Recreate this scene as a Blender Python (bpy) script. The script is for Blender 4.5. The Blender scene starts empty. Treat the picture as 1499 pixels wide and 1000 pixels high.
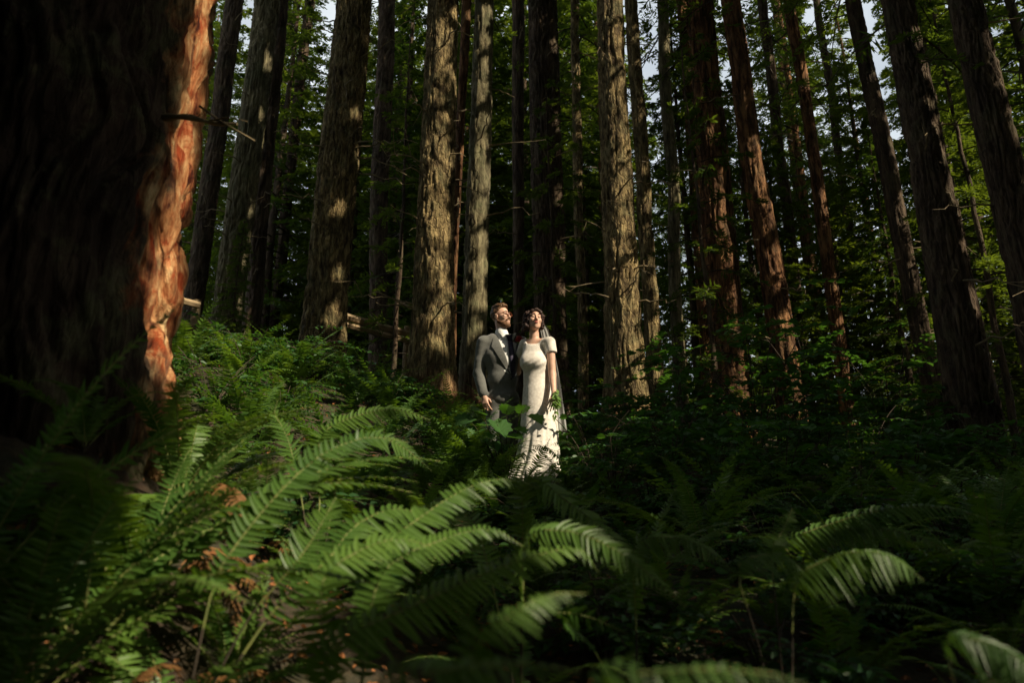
import bpy, math, random
import numpy as np
from mathutils import Vector, Matrix

R = math.radians
# ---------------------------------------------------------------- camera, sky, sun, exposure
scene = bpy.context.scene
col = scene.collection
FPX = 1050.0                 # focal length in photo pixels (photo 1499 x 1000)
PITCH = R(16.9)
CAMZ = 1.2
cam_data = bpy.data.cameras.new('camera')
cam_data.sensor_width = 36.0
cam_data.lens = 36.0 * FPX / 1499.0
cam_data.clip_start = 0.05
cam_data.clip_end = 900
cam_data.dof.use_dof = True
cam_data.dof.focus_distance = 8.0
cam_data.dof.aperture_fstop = 2.0
cam = bpy.data.objects.new('camera', cam_data)
cam.location = (0, 0, CAMZ)
cam.rotation_euler = (R(90) + PITCH, 0, 0)
col.objects.link(cam)
scene.camera = cam

SUN_EL, SUN_AZ = R(39), R(-34)          # azimuth from +X, negative = towards the camera
S = np.array([math.cos(SUN_AZ) * math.cos(SUN_EL), math.sin(SUN_AZ) * math.cos(SUN_EL), math.sin(SUN_EL)])
world = bpy.data.worlds.new('World')
scene.world = world
world.use_nodes = True
wn = world.node_tree
bg = wn.nodes['Background']
sky = wn.nodes.new('ShaderNodeTexSky')
sky.sky_type = 'NISHITA'
sky.sun_disc = False
sky.sun_elevation = SUN_EL
sky.sun_rotation = math.atan2(S[0], S[1])
sky.dust_density = 3.0
sky.ozone_density = 1.0
# thin bright summer cloud over the blue
wtc = wn.nodes.new('ShaderNodeTexCoord')
wno = wn.nodes.new('ShaderNodeTexNoise')
wno.inputs['Scale'].default_value = 2.2; wno.inputs['Detail'].default_value = 7.0
wn.links.new(wtc.outputs['Generated'], wno.inputs['Vector'])
wrp = wn.nodes.new('ShaderNodeValToRGB')
wrp.color_ramp.elements[0].position = 0.30; wrp.color_ramp.elements[0].color = (0.15, 0.15, 0.15, 1)
wrp.color_ramp.elements[1].position = 0.62; wrp.color_ramp.elements[1].color = (0.9, 0.9, 0.9, 1)
wn.links.new(wno.outputs['Fac'], wrp.inputs[0])
wmx = wn.nodes.new('ShaderNodeMix'); wmx.data_type = 'RGBA'
wn.links.new(wrp.outputs[0], wmx.inputs[0])
wn.links.new(sky.outputs[0], wmx.inputs[6])
wmx.inputs[7].default_value = (8.0, 8.6, 8.8, 1)
wn.links.new(wmx.outputs[2], bg.inputs[0])
bg.inputs[1].default_value = 0.082
sun_data = bpy.data.lights.new('sun', 'SUN')
sun_data.energy = 5.0
sun_data.angle = R(0.5)
sun_data.color = (1.0, 0.86, 0.64)
sun = bpy.data.objects.new('sun', sun_data)
sun.rotation_euler = Vector(S).to_track_quat('Z', 'Y').to_euler()
sun.location = (20, -6, 20)
col.objects.link(sun)
scene.view_settings.view_transform = 'Standard'
scene.view_settings.look = 'None'
scene.view_settings.exposure = 0.6
scene.view_settings.gamma = 1.0
scene.cycles.max_bounces = 6
scene.cycles.diffuse_bounces = 3
scene.cycles.glossy_bounces = 2
scene.cycles.transmission_bounces = 3
scene.cycles.transparent_max_bounces = 6
scene.cycles.use_denoising = True
scene.cycles.sample_clamp_indirect = 4.0

# ---------------------------------------------------------------- helpers
CT, ST = math.cos(PITCH), math.sin(PITCH)
def at(px, py, Y):
    """world point on the plane y = Y that stands at photo pixel (px, py)"""
    u = (px - 749.5) / FPX
    v = (500 - py) / FPX
    d = np.array([u, CT - ST * v, ST + CT * v])
    return np.array([0, 0, CAMZ]) + d * (Y / d[1])
def pix(P):
    P = np.asarray(P, float).reshape(-1, 3) - np.array([0, 0, CAMZ])
    dep = P[:, 1] * CT + P[:, 2] * ST
    dd = np.where(np.abs(dep) < 1e-4, 1e-4, dep)
    up = -P[:, 1] * ST + P[:, 2] * CT
    return np.stack([749.5 + FPX * P[:, 0] / dd, 500 - FPX * up / dd, dep], 1)
def depth(P):
    return P[1] * CT + (P[2] - CAMZ) * ST

def hash3(ix, iy, iz, seed=0):
    n = (ix * 374761393 + iy * 668265263 + iz * 2147483647 + seed * 974634777) & 0xffffffff
    n = ((n ^ (n >> 13)) * 1274126177) & 0xffffffff
    n = ((n ^ (n >> 16)) * 2246822519) & 0xffffffff
    return ((n ^ (n >> 15)) & 0xffff) / 65535.0
def vnoise(P, seed=0):
    P = np.asarray(P, float)
    i = np.floor(P).astype(np.int64)
    f = P - i
    f = f * f * (3 - 2 * f)
    out = 0
    for a in (0, 1):
        wx = f[..., 0] if a else 1 - f[..., 0]
        for b in (0, 1):
            wy = f[..., 1] if b else 1 - f[..., 1]
            for c in (0, 1):
                wz = f[..., 2] if c else 1 - f[..., 2]
                out = out + wx * wy * wz * hash3(i[..., 0] + a, i[..., 1] + b, i[..., 2] + c, seed)
    return out
def fbm(P, o=3, seed=0):
    t, a, s = 0, 0.5, 0
    P = np.asarray(P, float)
    for k in range(o):
        t = t + a * vnoise(P, seed + k * 17)
        s += a
        a *= 0.5
        P = P * 2.03
    return t / s

def mesh_data(name, V, F, mat, smooth=False):
    """V n x 3; F a list of index arrays, each m x 3 or m x 4; mat one material or (list of materials, index array)"""
    V = np.asarray(V, np.float32)
    if not isinstance(F, (list, tuple)):
        F = [F]
    F = [np.asarray(f, np.int32) for f in F if len(f)]
    me = bpy.data.meshes.new(name)
    me.vertices.add(len(V))
    me.vertices.foreach_set('co', V.ravel())
    nl = sum(f.size for f in F)
    npoly = sum(len(f) for f in F)
    me.loops.add(nl)
    me.polygons.add(npoly)
    me.loops.foreach_set('vertex_index', np.concatenate([f.ravel() for f in F]))
    tot = np.concatenate([np.full(len(f), f.shape[1], np.int32) for f in F])
    start = np.concatenate([[0], np.cumsum(tot)[:-1]]).astype(np.int32)
    me.polygons.foreach_set('loop_start', start)
    if isinstance(mat, tuple):
        for m in mat[0]:
            me.materials.append(m)
        me.polygons.foreach_set('material_index', np.asarray(mat[1], np.int32))
    else:
        me.materials.append(mat)
    me.polygons.foreach_set('use_smooth', np.full(npoly, smooth))
    me.update(calc_edges=True)
    me.validate()
    return me
def link(name, data, parent=None, loc=None):
    o = bpy.data.objects.new(name, data)
    col.objects.link(o)
    if parent is not None:
        o.parent = parent
    if loc is not None:
        o.location = loc
    return o
def tag(o, label=None, cat=None, group=None, kind=None):
    if label: o['label'] = label
    if cat: o['category'] = cat
    if group: o['group'] = group
    if kind: o['kind'] = kind
    return o
def empty(name, loc, label, cat, group=None):
    o = bpy.data.objects.new(name, None)
    o.empty_display_size = 0.2
    col.objects.link(o)
    o.location = [float(c) for c in loc]
    return tag(o, label, cat, group)

class Geo:
    """collects pieces of one mesh"""
    def __init__(self):
        self.V, self.Q, self.T, self.n = [], [], [], 0
    def add(self, V, Q=None, T=None):
        V = np.asarray(V, float).reshape(-1, 3)
        if Q is not None and len(Q): self.Q.append(np.asarray(Q).reshape(-1, 4) + self.n)
        if T is not None and len(T): self.T.append(np.asarray(T).reshape(-1, 3) + self.n)
        self.V.append(V)
        self.n += len(V)
    def tube(self, P, r, seg=6, cap=True):
        V, Q = tube(P, r, seg)
        self.add(V, Q)
        if cap:
            n = len(V)
            a = np.arange(seg)
            self.add([V[:seg].mean(0), *V[:seg]], T=np.stack([np.zeros(seg, int), (a + 1) % seg + 1, a + 1], 1))
            self.add([V[-seg:].mean(0), *V[-seg:]], T=np.stack([np.zeros(seg, int), a + 1, (a + 1) % seg + 1], 1))
    def arrays(self):
        return np.concatenate(self.V), [np.concatenate(x) for x in (self.Q, self.T) if x]
    def data(self, name, mat, smooth=False):
        V, F = self.arrays()
        return mesh_data(name, V, F, mat, smooth)
    def build(self, name, mat, parent=None, loc=None, smooth=False):
        return link(name, self.data(name, mat, smooth), parent, loc)
def unit(v):
    v = np.asarray(v, float)
    return v / (np.linalg.norm(v, axis=-1, keepdims=True) + 1e-12)
def grid_quads(nr, ns, wrap=True, off=0):
    i = np.arange(nr - 1)[:, None]
    j = np.arange(ns if wrap else ns - 1)[None, :]
    a = i * ns + j
    b = i * ns + (j + 1) % ns
    return np.stack([a, b, b + ns, a + ns], -1).reshape(-1, 4) + off
def tube(P, r, seg=6):
    P = np.asarray(P, float)
    r = np.broadcast_to(np.asarray(r, float), (len(P),))
    T = unit(np.gradient(P, axis=0))
    up = np.array([0, 0, 1.0]) if abs(T[len(T) // 2][2]) < 0.8 else np.array([1.0, 0, 0])
    A = unit(np.cross(T, up))
    B = np.cross(T, A)
    th = np.arange(seg) / seg * 2 * math.pi
    V = P[:, None] + r[:, None, None] * (np.cos(th)[None, :, None] * A[:, None] + np.sin(th)[None, :, None] * B[:, None])
    return V.reshape(-1, 3), grid_quads(len(P), seg)
def spline(pts, n):
    """Catmull-Rom through pts, n samples by arc length"""
    p = np.asarray(pts, float)
    p = np.concatenate([[2 * p[0] - p[1]], p, [2 * p[-1] - p[-2]]])
    out = []
    for i in range(1, len(p) - 2):
        t = np.linspace(0, 1, 24, endpoint=False)[:, None]
        a, b, c, d = p[i - 1], p[i], p[i + 1], p[i + 2]
        out.append(0.5 * (2 * b + (c - a) * t + (2 * a - 5 * b + 4 * c - d) * t * t + (3 * b - a - 3 * c + d) * t ** 3))
    q = np.concatenate(out + [[p[-2]]])
    s = np.concatenate([[0], np.cumsum(np.linalg.norm(np.diff(q, axis=0), axis=1))])
    ss = np.linspace(0, s[-1], n)
    return np.stack([np.interp(ss, s, q[:, k]) for k in range(q.shape[1])], 1)

# ---------------------------------------------------------------- materials
def new_mat(name):
    m = bpy.data.materials.new(name)
    m.use_nodes = True
    nt = m.node_tree
    b = nt.nodes['Principled BSDF']
    return m, nt, b
def nd(nt, kind, **kw):
    n = nt.nodes.new(kind)
    for k, v in kw.items():
        if k.startswith('_'): setattr(n, k[1:], v)
        else: n.inputs[k.replace('_', ' ')].default_value = v
    return n
def ramp(nt, stops):
    r = nt.nodes.new('ShaderNodeValToRGB')
    e = r.color_ramp.elements
    while len(e) < len(stops): e.new(0.5)
    for el, (p, c) in zip(e, stops):
        el.position = p
        el.color = (*c, 1) if len(c) == 3 else c
    return r
def leaf_mat(name, c1, c2, trans=0.35, rough=0.5, tcol=None, scale=4.0, spec=0.3):
    m, nt, b = new_mat(name)
    oi = nd(nt, 'ShaderNodeObjectInfo')
    tc = nd(nt, 'ShaderNodeTexCoord')
    no = nd(nt, 'ShaderNodeTexNoise', Scale=scale, Detail=3.0)
    nt.links.new(tc.outputs['Object'], no.inputs['Vector'])
    ad = nd(nt, 'ShaderNodeMath', _operation='MULTIPLY_ADD')
    ad.inputs[1].default_value = 0.55
    nt.links.new(oi.outputs['Random'], ad.inputs[0])
    nt.links.new(no.outputs['Fac'], ad.inputs[2])
    rp = ramp(nt, [(0.3, c1), (1.05 if False else 1.0, c2)])
    nt.links.new(ad.outputs[0], rp.inputs[0])
    nt.links.new(rp.outputs[0], b.inputs['Base Color'])
    b.inputs['Roughness'].default_value = rough
    b.inputs['Specular IOR Level'].default_value = spec
    tr = nd(nt, 'ShaderNodeBsdfTranslucent')
    mixc = nd(nt, 'ShaderNodeMix', _data_type='RGBA', _blend_type='MULTIPLY')
    mixc.inputs[0].default_value = 1.0
    nt.links.new(rp.outputs[0], mixc.inputs[6])
    mixc.inputs[7].default_value = (*(tcol or (1.6, 1.5, 0.6)), 1)
    nt.links.new(mixc.outputs[2], tr.inputs['Color'])
    mx = nd(nt, 'ShaderNodeMixShader')
    mx.inputs[0].default_value = trans
    nt.links.new(b.outputs[0], mx.inputs[1])
    nt.links.new(tr.outputs[0], mx.inputs[2])
    nt.links.new(mx.outputs[0], nt.nodes['Material Output'].inputs['Surface'])
    return m
def bark_mat(name, dark, mid, light, scale=14.0, moss=0.0, red=None, bump=0.6, sunlit_peel=None, zs=0.16, plate=1.6, dist=0.6):
    m, nt, b = new_mat(name)
    tc = nd(nt, 'ShaderNodeTexCoord')
    mp = nd(nt, 'ShaderNodeMapping')
    mp.inputs['Scale'].default_value = (1, 1, zs)
    nt.links.new(tc.outputs['Object'], mp.inputs[0])
    n1 = nd(nt, 'ShaderNodeTexNoise', Scale=scale, Detail=7.0, Roughness=0.65, Distortion=dist)
    nt.links.new(mp.outputs[0], n1.inputs['Vector'])
    n2 = nd(nt, 'ShaderNodeTexNoise', Scale=1.7, Detail=4.0)
    nt.links.new(tc.outputs['Object'], n2.inputs['Vector'])
    mp2 = nd(nt, 'ShaderNodeMapping')
    mp2.inputs['Scale'].default_value = (1, 1, 0.3)
    nt.links.new(tc.outputs['Object'], mp2.inputs[0])
    vo = nd(nt, 'ShaderNodeTexVoronoi', _feature='DISTANCE_TO_EDGE', Scale=scale * 1.3)
    nt.links.new(mp2.outputs[0], vo.inputs['Vector'])
    r1 = ramp(nt, [(0.33, dark), (0.47, mid), (0.63, light)])
    nt.links.new(n1.outputs['Fac'], r1.inputs[0])
    cur = r1.outputs[0]
    r2 = ramp(nt, [(0.35, (0.62, 0.62, 0.62)), (0.65, (1.15, 1.1, 1.05))])
    nt.links.new(n2.outputs['Fac'], r2.inputs[0])
    mu = nd(nt, 'ShaderNodeMix', _data_type='RGBA', _blend_type='MULTIPLY')
    mu.inputs[0].default_value = 1.0
    nt.links.new(cur, mu.inputs[6]); nt.links.new(r2.outputs[0], mu.inputs[7])
    cur = mu.outputs[2]
    if red:          # redder old bark near the foot of the trunk
        sx = nd(nt, 'ShaderNodeSeparateXYZ')
        nt.links.new(tc.outputs['Object'], sx.inputs[0])
        mr = nd(nt, 'ShaderNodeMapRange')
        mr.inputs[1].default_value = red[1]; mr.inputs[2].default_value = red[1] - 0.9
        mr.inputs[3].default_value = 0.0; mr.inputs[4].default_value = 0.8
        nt.links.new(sx.outputs[2], mr.inputs[0])
        mm = nd(nt, 'ShaderNodeMath', _operation='MULTIPLY')
        nt.links.new(mr.outputs[0], mm.inputs[0]); nt.links.new(n1.outputs['Fac'], mm.inputs[1])
        m3 = nd(nt, 'ShaderNodeMath', _operation='MULTIPLY'); m3.inputs[1].default_value = 1.7; m3.use_clamp = True
        nt.links.new(mm.outputs[0], m3.inputs[0])
        mx = nd(nt, 'ShaderNodeMix', _data_type='RGBA')
        nt.links.new(m3.outputs[0], mx.inputs[0]); nt.links.new(cur, mx.inputs[6])
        mx.inputs[7].default_value = (*red[0], 1)
        cur = mx.outputs[2]
    if moss:
        n3 = nd(nt, 'ShaderNodeTexNoise', Scale=3.2, Detail=6.0, Roughness=0.7)
        nt.links.new(tc.outputs['Object'], n3.inputs['Vector'])
        r3 = ramp(nt, [(0.5, (0, 0, 0)), (0.62, (moss, moss, moss))])
        nt.links.new(n3.outputs['Fac'], r3.inputs[0])
        mx = nd(nt, 'ShaderNodeMix', _data_type='RGBA')
        nt.links.new(r3.outputs[0], mx.inputs[0]); nt.links.new(cur, mx.inputs[6])
        mx.inputs[7].default_value = (0.13, 0.14, 0.07, 1)
        cur = mx.outputs[2]
    if sunlit_peel:         # peeled red bark; the sunlit strip's brightness is put into its colour
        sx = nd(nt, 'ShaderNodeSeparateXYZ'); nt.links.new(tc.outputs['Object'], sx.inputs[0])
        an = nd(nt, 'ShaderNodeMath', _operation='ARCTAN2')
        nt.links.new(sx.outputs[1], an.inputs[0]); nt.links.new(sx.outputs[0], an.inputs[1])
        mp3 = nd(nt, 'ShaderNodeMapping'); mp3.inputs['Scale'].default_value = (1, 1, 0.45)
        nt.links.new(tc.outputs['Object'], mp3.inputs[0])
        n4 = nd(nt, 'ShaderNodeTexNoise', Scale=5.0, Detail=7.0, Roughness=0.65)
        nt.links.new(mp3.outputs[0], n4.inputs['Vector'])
        a1 = nd(nt, 'ShaderNodeMath', _operation='SUBTRACT'); a1.inputs[1].default_value = sunlit_peel[0]
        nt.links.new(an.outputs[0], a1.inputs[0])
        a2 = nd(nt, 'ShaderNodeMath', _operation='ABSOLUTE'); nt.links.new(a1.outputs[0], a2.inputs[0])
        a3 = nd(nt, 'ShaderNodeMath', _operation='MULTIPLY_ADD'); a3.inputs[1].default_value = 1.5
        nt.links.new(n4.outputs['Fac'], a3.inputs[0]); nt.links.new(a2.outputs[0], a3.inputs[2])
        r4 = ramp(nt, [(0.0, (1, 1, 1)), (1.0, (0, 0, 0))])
        mr4 = nd(nt, 'ShaderNodeMapRange'); mr4.inputs[1].default_value = sunlit_peel[1] + .70; mr4.inputs[2].default_value = sunlit_peel[1] + .95
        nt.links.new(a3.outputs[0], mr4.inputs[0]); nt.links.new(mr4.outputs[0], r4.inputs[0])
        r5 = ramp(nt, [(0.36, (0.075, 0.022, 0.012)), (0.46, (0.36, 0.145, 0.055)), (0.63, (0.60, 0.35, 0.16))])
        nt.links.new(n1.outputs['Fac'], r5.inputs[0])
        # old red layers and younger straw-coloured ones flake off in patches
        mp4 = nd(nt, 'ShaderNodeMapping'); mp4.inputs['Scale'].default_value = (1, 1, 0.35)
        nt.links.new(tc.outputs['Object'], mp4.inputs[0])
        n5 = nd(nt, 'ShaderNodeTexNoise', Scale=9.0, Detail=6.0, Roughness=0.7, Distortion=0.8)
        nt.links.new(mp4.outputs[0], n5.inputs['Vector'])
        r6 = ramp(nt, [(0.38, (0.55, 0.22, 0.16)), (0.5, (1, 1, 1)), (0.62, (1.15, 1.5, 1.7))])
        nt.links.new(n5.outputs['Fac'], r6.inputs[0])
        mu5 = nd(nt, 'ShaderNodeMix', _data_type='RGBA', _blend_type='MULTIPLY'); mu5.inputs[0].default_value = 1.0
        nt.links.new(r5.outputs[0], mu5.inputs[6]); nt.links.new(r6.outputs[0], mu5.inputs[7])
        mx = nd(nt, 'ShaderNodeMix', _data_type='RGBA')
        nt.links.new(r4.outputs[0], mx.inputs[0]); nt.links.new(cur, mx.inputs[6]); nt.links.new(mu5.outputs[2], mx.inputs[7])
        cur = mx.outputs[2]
    nt.links.new(cur, b.inputs['Base Color'])
    b.inputs['Roughness'].default_value = 0.9
    b.inputs['Specular IOR Level'].default_value = 0.15
    sm = nd(nt, 'ShaderNodeMath', _operation='MINIMUM'); sm.inputs[1].default_value = 0.14
    nt.links.new(vo.outputs['Distance'], sm.inputs[0])
    s2 = nd(nt, 'ShaderNodeMath', _operation='MULTIPLY_ADD'); s2.inputs[1].default_value = plate
    nt.links.new(sm.outputs[0], s2.inputs[0]); nt.links.new(n1.outputs['Fac'], s2.inputs[2])
    bp = nd(nt, 'ShaderNodeBump', Strength=bump, Distance=0.07)
    nt.links.new(s2.outputs[0], bp.inputs['Height'])
    nt.links.new(bp.outputs[0], b.inputs['Normal'])
    return m
def plain_mat(name, c1, c2=None, scale=20.0, rough=0.7, bump=0.0, spec=0.3, sheen=0.0):
    m, nt, b = new_mat(name)
    c2 = c2 or tuple(x * 0.8 for x in c1)
    tc = nd(nt, 'ShaderNodeTexCoord')
    no = nd(nt, 'ShaderNodeTexNoise', Scale=scale, Detail=5.0)
    nt.links.new(tc.outputs['Object'], no.inputs['Vector'])
    rp = ramp(nt, [(0.35, c1), (0.65, c2)])
    nt.links.new(no.outputs['Fac'], rp.inputs[0])
    nt.links.new(rp.outputs[0], b.inputs['Base Color'])
    b.inputs['Roughness'].default_value = rough
    b.inputs['Specular IOR Level'].default_value = spec
    b.inputs['Sheen Weight'].default_value = sheen
    if bump:
        bp = nd(nt, 'ShaderNodeBump', Strength=bump, Distance=0.01)
        nt.links.new(no.outputs['Fac'], bp.inputs['Height'])
        nt.links.new(bp.outputs[0], b.inputs['Normal'])
    return m

M = {}
M['fern'] = leaf_mat('fern_green', (0.034, 0.094, 0.020), (0.105, 0.190, 0.032), 0.38, 0.42, (1.7, 1.6, 0.5))
M['rachis'] = plain_mat('fern_stalk', (0.20, 0.21, 0.06), (0.13, 0.16, 0.05), 30)
M['brown_fern'] = leaf_mat('dry_fern', (0.14, 0.065, 0.025), (0.24, 0.12, 0.04), 0.3, 0.7, (1.3, 1.1, 0.8))
M['conifer'] = leaf_mat('conifer_needles', (0.020, 0.055, 0.016), (0.088, 0.138, 0.030), 0.40, 0.6, (2.1, 1.85, 0.55), 0.6, 0.15)
M['maple'] = leaf_mat('shrub_leaf', (0.026, 0.085, 0.030), (0.055, 0.135, 0.035), 0.4, 0.45, (1.6, 1.6, 0.5))
M['pale_leaf'] = leaf_mat('pale_leaf', (0.11, 0.22, 0.06), (0.20, 0.32, 0.08), 0.4, 0.5, (1.4, 1.4, 0.6))
M['fir'] = bark_mat('fir_bark', (0.035, 0.025, 0.016), (0.145, 0.108, 0.054), (0.40, 0.315, 0.155), 15, 0.35, ((0.20, 0.05, 0.03), 0.75), 1.0, None, 0.26)
M['fir_grey'] = bark_mat('grey_fir_bark', (0.05, 0.042, 0.028), (0.125, 0.11, 0.065), (0.26, 0.235, 0.14), 18, 0.45, ((0.19, 0.06, 0.035), 0.9), 0.4)
M['fir_dark'] = bark_mat('dark_fir_bark', (0.024, 0.017, 0.013), (0.066, 0.047, 0.033), (0.13, 0.096, 0.065), 13, 0.2)
M['redwood'] = bark_mat('redwood_bark', (0.022, 0.011, 0.007), (0.095, 0.047, 0.024), (0.30, 0.16, 0.075), 12, 0.15)
M['hero_bark'] = bark_mat('shaggy_redwood_bark', (0.018, 0.011, 0.008), (0.044, 0.029, 0.020), (0.085, 0.064, 0.044), 13, 0.5, None, 1.0, (0.22, 0.34), 0.17, 0.35, 0.9)  # bark darkened for the shaded side; brighter red strip along the sunlit flank
M['deadwood'] = plain_mat('dead_wood', (0.26, 0.20, 0.11), (0.14, 0.11, 0.07), 12, 0.85)
M['branch'] = plain_mat('branch_wood', (0.06, 0.045, 0.03), (0.035, 0.028, 0.02), 12, 0.9)
M['rail'] = plain_mat('weathered_rail', (0.34, 0.25, 0.14), (0.20, 0.14, 0.08), 9, 0.8, 0.4)
# ---------------------------------------------------------------- ground
def ground_h(x, y):
    x = np.asarray(x, float); y = np.asarray(y, float)
    slope = np.where(y < 12.5, 0.275 * y, 0.275 * 12.5 + 0.05 * (y - 12.5))
    slope = np.where(y < 0, 0.16 * y, slope)
    slope = np.where(y > 60, 0.275 * 12.5 + 0.05 * 47.5, slope)
    left = 0.95 * np.exp(-((x + 3.6) / 2.4) ** 2 - ((y - 8.5) / 4.0) ** 2)
    tilt = -0.05 * np.clip(x, -14, 14) * np.clip(y / 8, 0, 1)
    dip = -0.16 * np.exp(-((x - 0.3) / 1.6) ** 2 - ((y - 5.2) / 1.7) ** 2)
    mound = 0.90 * np.exp(-((x + 2.0) / 0.95) ** 2 - ((y - 2.7) / 0.95) ** 2)
    return slope + left + tilt + dip + mound
gx = np.concatenate([-np.geomspace(320, 14, 14), np.linspace(-13, 13, 105), np.geomspace(14, 320, 14)])
gy = np.concatenate([-np.geomspace(320, 4, 14), np.linspace(-3, 17, 110), np.geomspace(18, 400, 22)])
X, Yg = np.meshgrid(gx, gy)
Z = ground_h(X, Yg)
P = np.stack([X, Yg, Z], -1)
near = np.exp(-(X ** 2 + (Yg - 6) ** 2) / 300)
P[..., 2] += (fbm(P * [1.3, 1.3, 0], 4, 3) - 0.5) * 0.16 * near
gm, nt, b = new_mat('forest_floor')
tc = nd(nt, 'ShaderNodeTexCoord')
n1 = nd(nt, 'ShaderNodeTexNoise', Scale=26.0, Detail=8.0, Roughness=0.7)
n2 = nd(nt, 'ShaderNodeTexNoise', Scale=2.2, Detail=4.0)
for n in (n1, n2): nt.links.new(tc.outputs['Object'], n.inputs['Vector'])
r1 = ramp(nt, [(0.35, (0.018, 0.011, 0.007)), (0.55, (0.06, 0.035, 0.018)), (0.72, (0.085, 0.048, 0.024))])
nt.links.new(n1.outputs['Fac'], r1.inputs[0])
r2 = ramp(nt, [(0.4, (0, 0, 0)), (0.6, (0.6, 0.6, 0.6))])
nt.links.new(n2.outputs['Fac'], r2.inputs[0])
mx = nd(nt, 'ShaderNodeMix', _data_type='RGBA')
nt.links.new(r2.outputs[0], mx.inputs[0]); nt.links.new(r1.outputs[0], mx.inputs[6])
mx.inputs[7].default_value = (0.03, 0.045, 0.014, 1)
nt.links.new(mx.outputs[2], b.inputs['Base Color'])
b.inputs['Roughness'].default_value = 0.95
bp = nd(nt, 'ShaderNodeBump', Strength=0.8, Distance=0.05)
nt.links.new(n1.outputs['Fac'], bp.inputs['Height']); nt.links.new(bp.outputs[0], b.inputs['Normal'])
g = link('ground', mesh_data('ground', P.reshape(-1, 3), grid_quads(len(gy), len(gx), False), gm, True))
tag(g, 'dark sloping forest floor of soil, needles and moss', kind='structure')

# ---------------------------------------------------------------- conifer crowns (shared meshes)
def spray_quads(rng, A, D, N, L, nleaf, leafw):
    """flat sprays: A base points (n,3), D unit directions, N up normals, L lengths; rhombus leaflets along both sides"""
    n = len(A)
    t = (np.arange(nleaf) + 0.5) / nleaf
    t = t[None, :, None] + rng.uniform(-.4, .4, (n, nleaf, 1)) / nleaf
    side = np.where(np.arange(nleaf) % 2, 1, -1)[None, :, None]
    Sd = np.cross(D, N)
    base = A[:, None] + D[:, None] * L[:, None, None] * t + np.array([0, 0, -1.0]) * (t ** 2) * L[:, None, None] * 0.25
    ll = L[:, None, None] * (0.5 * (1 - t) + 0.22) * rng.uniform(.7, 1.3, (n, nleaf, 1))
    d = unit(D[:, None] * 0.75 + Sd[:, None] * side * 0.85 + rng.normal(0, .22, (n, nleaf, 3)))
    w = np.cross(d, N[:, None] + rng.normal(0, .35, (n, nleaf, 3)))
    w = unit(w) * leafw * rng.uniform(.7, 1.3, (n, nleaf, 1))
    p0, p2 = base, base + d * ll
    m = base + d * ll * 0.45
    V = np.stack([p0, m + w, p2, m - w], 2).reshape(-1, 3)
    return V, np.arange(len(V)).reshape(-1, 4)
def crown_mesh(seed, z0, H, rad, nbr, ntw=16, nleaf=9, leafw=0.022, droop=0.25, shape=0.75, twl=0.55, name='crown'):
    rng = np.random.default_rng(seed)
    G = Geo()
    AA, DD, NN, LL = [], [], [], []
    for i in range(nbr):
        f = (i + rng.uniform(0, 1)) / nbr
        f = f ** 1.15
        z = z0 + (H - z0) * f
        az = i * 2.399 + rng.uniform(-.5, .5)
        r = rad * ((1 - f) ** shape * 0.95 + 0.06) * rng.uniform(0.55, 1.12) * min(1, 0.55 + f * 4)
        e = 0.12 + 0.5 * f - rng.uniform(0, .3)
        s = np.linspace(0, 1, 9)
        hz = np.array([math.cos(az), math.sin(az), 0])
        sd = np.array([-math.sin(az), math.cos(az), 0])
        B = hz * (s * r)[:, None] + sd * (rng.normal(0, .1) * r * s ** 2)[:, None]
        B[:, 2] = z + r * (e * s - (droop + 0.35 * (1 - f)) * s ** 2 * 1.1 + 0.14 * s ** 4)
        V, Q = tube(B, np.linspace(0.010 + 0.009 * r, 0.004, 9), 3)
        G.add(V, Q)
        n = max(4, int(ntw * (0.35 + r / rad)))
        ts = rng.uniform(0.16, 1.0, n) ** 0.8
        Pb = np.stack([np.interp(ts, s, B[:, k]) for k in range(3)], 1)
        sg = rng.choice([-1, 1], n)[:, None]
        D = unit(hz * rng.uniform(.35, 1.0, (n, 1)) + sd * sg * rng.uniform(.35, 1.1, (n, 1)) + np.array([0, 0, 1]) * rng.normal(-.22, .22, (n, 1)))
        AA.append(Pb); DD.append(D)
        NN.append(unit(np.array([0, 0, 1.0]) + rng.normal(0, .3, (n, 3))))
        LL.append(twl * (1.15 - 0.75 * ts) * rng.uniform(.6, 1.25, n) * (0.55 + 0.45 * r / rad))
    A, D, N, L = map(np.concatenate, (AA, DD, NN, LL))
    nb = sum(len(q) for q in G.Q)
    V, Q = spray_quads(rng, A, D, N, L, nleaf, leafw)
    G.add(V, Q)
    V, F = G.arrays()
    idx = np.ones(len(F[0]), int); idx[:nb] = 0
    return mesh_data(name, V, F, ([M['branch'], M['conifer']], idx))
def stem_mesh(H, r, seed, mat, name='trunk'):
    rng = np.random.default_rng(seed)
    z = np.linspace(-0.5, H, 26)
    P = np.stack([np.cumsum(rng.normal(0, .02, 26)), np.cumsum(rng.normal(0, .02, 26)), z], 1)
    G = Geo()
    G.tube(P, r * (1 - 0.93 * np.clip(z / H, 0, 1)) + 0.01, 12)
    return G.data(name, mat, True)

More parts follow.
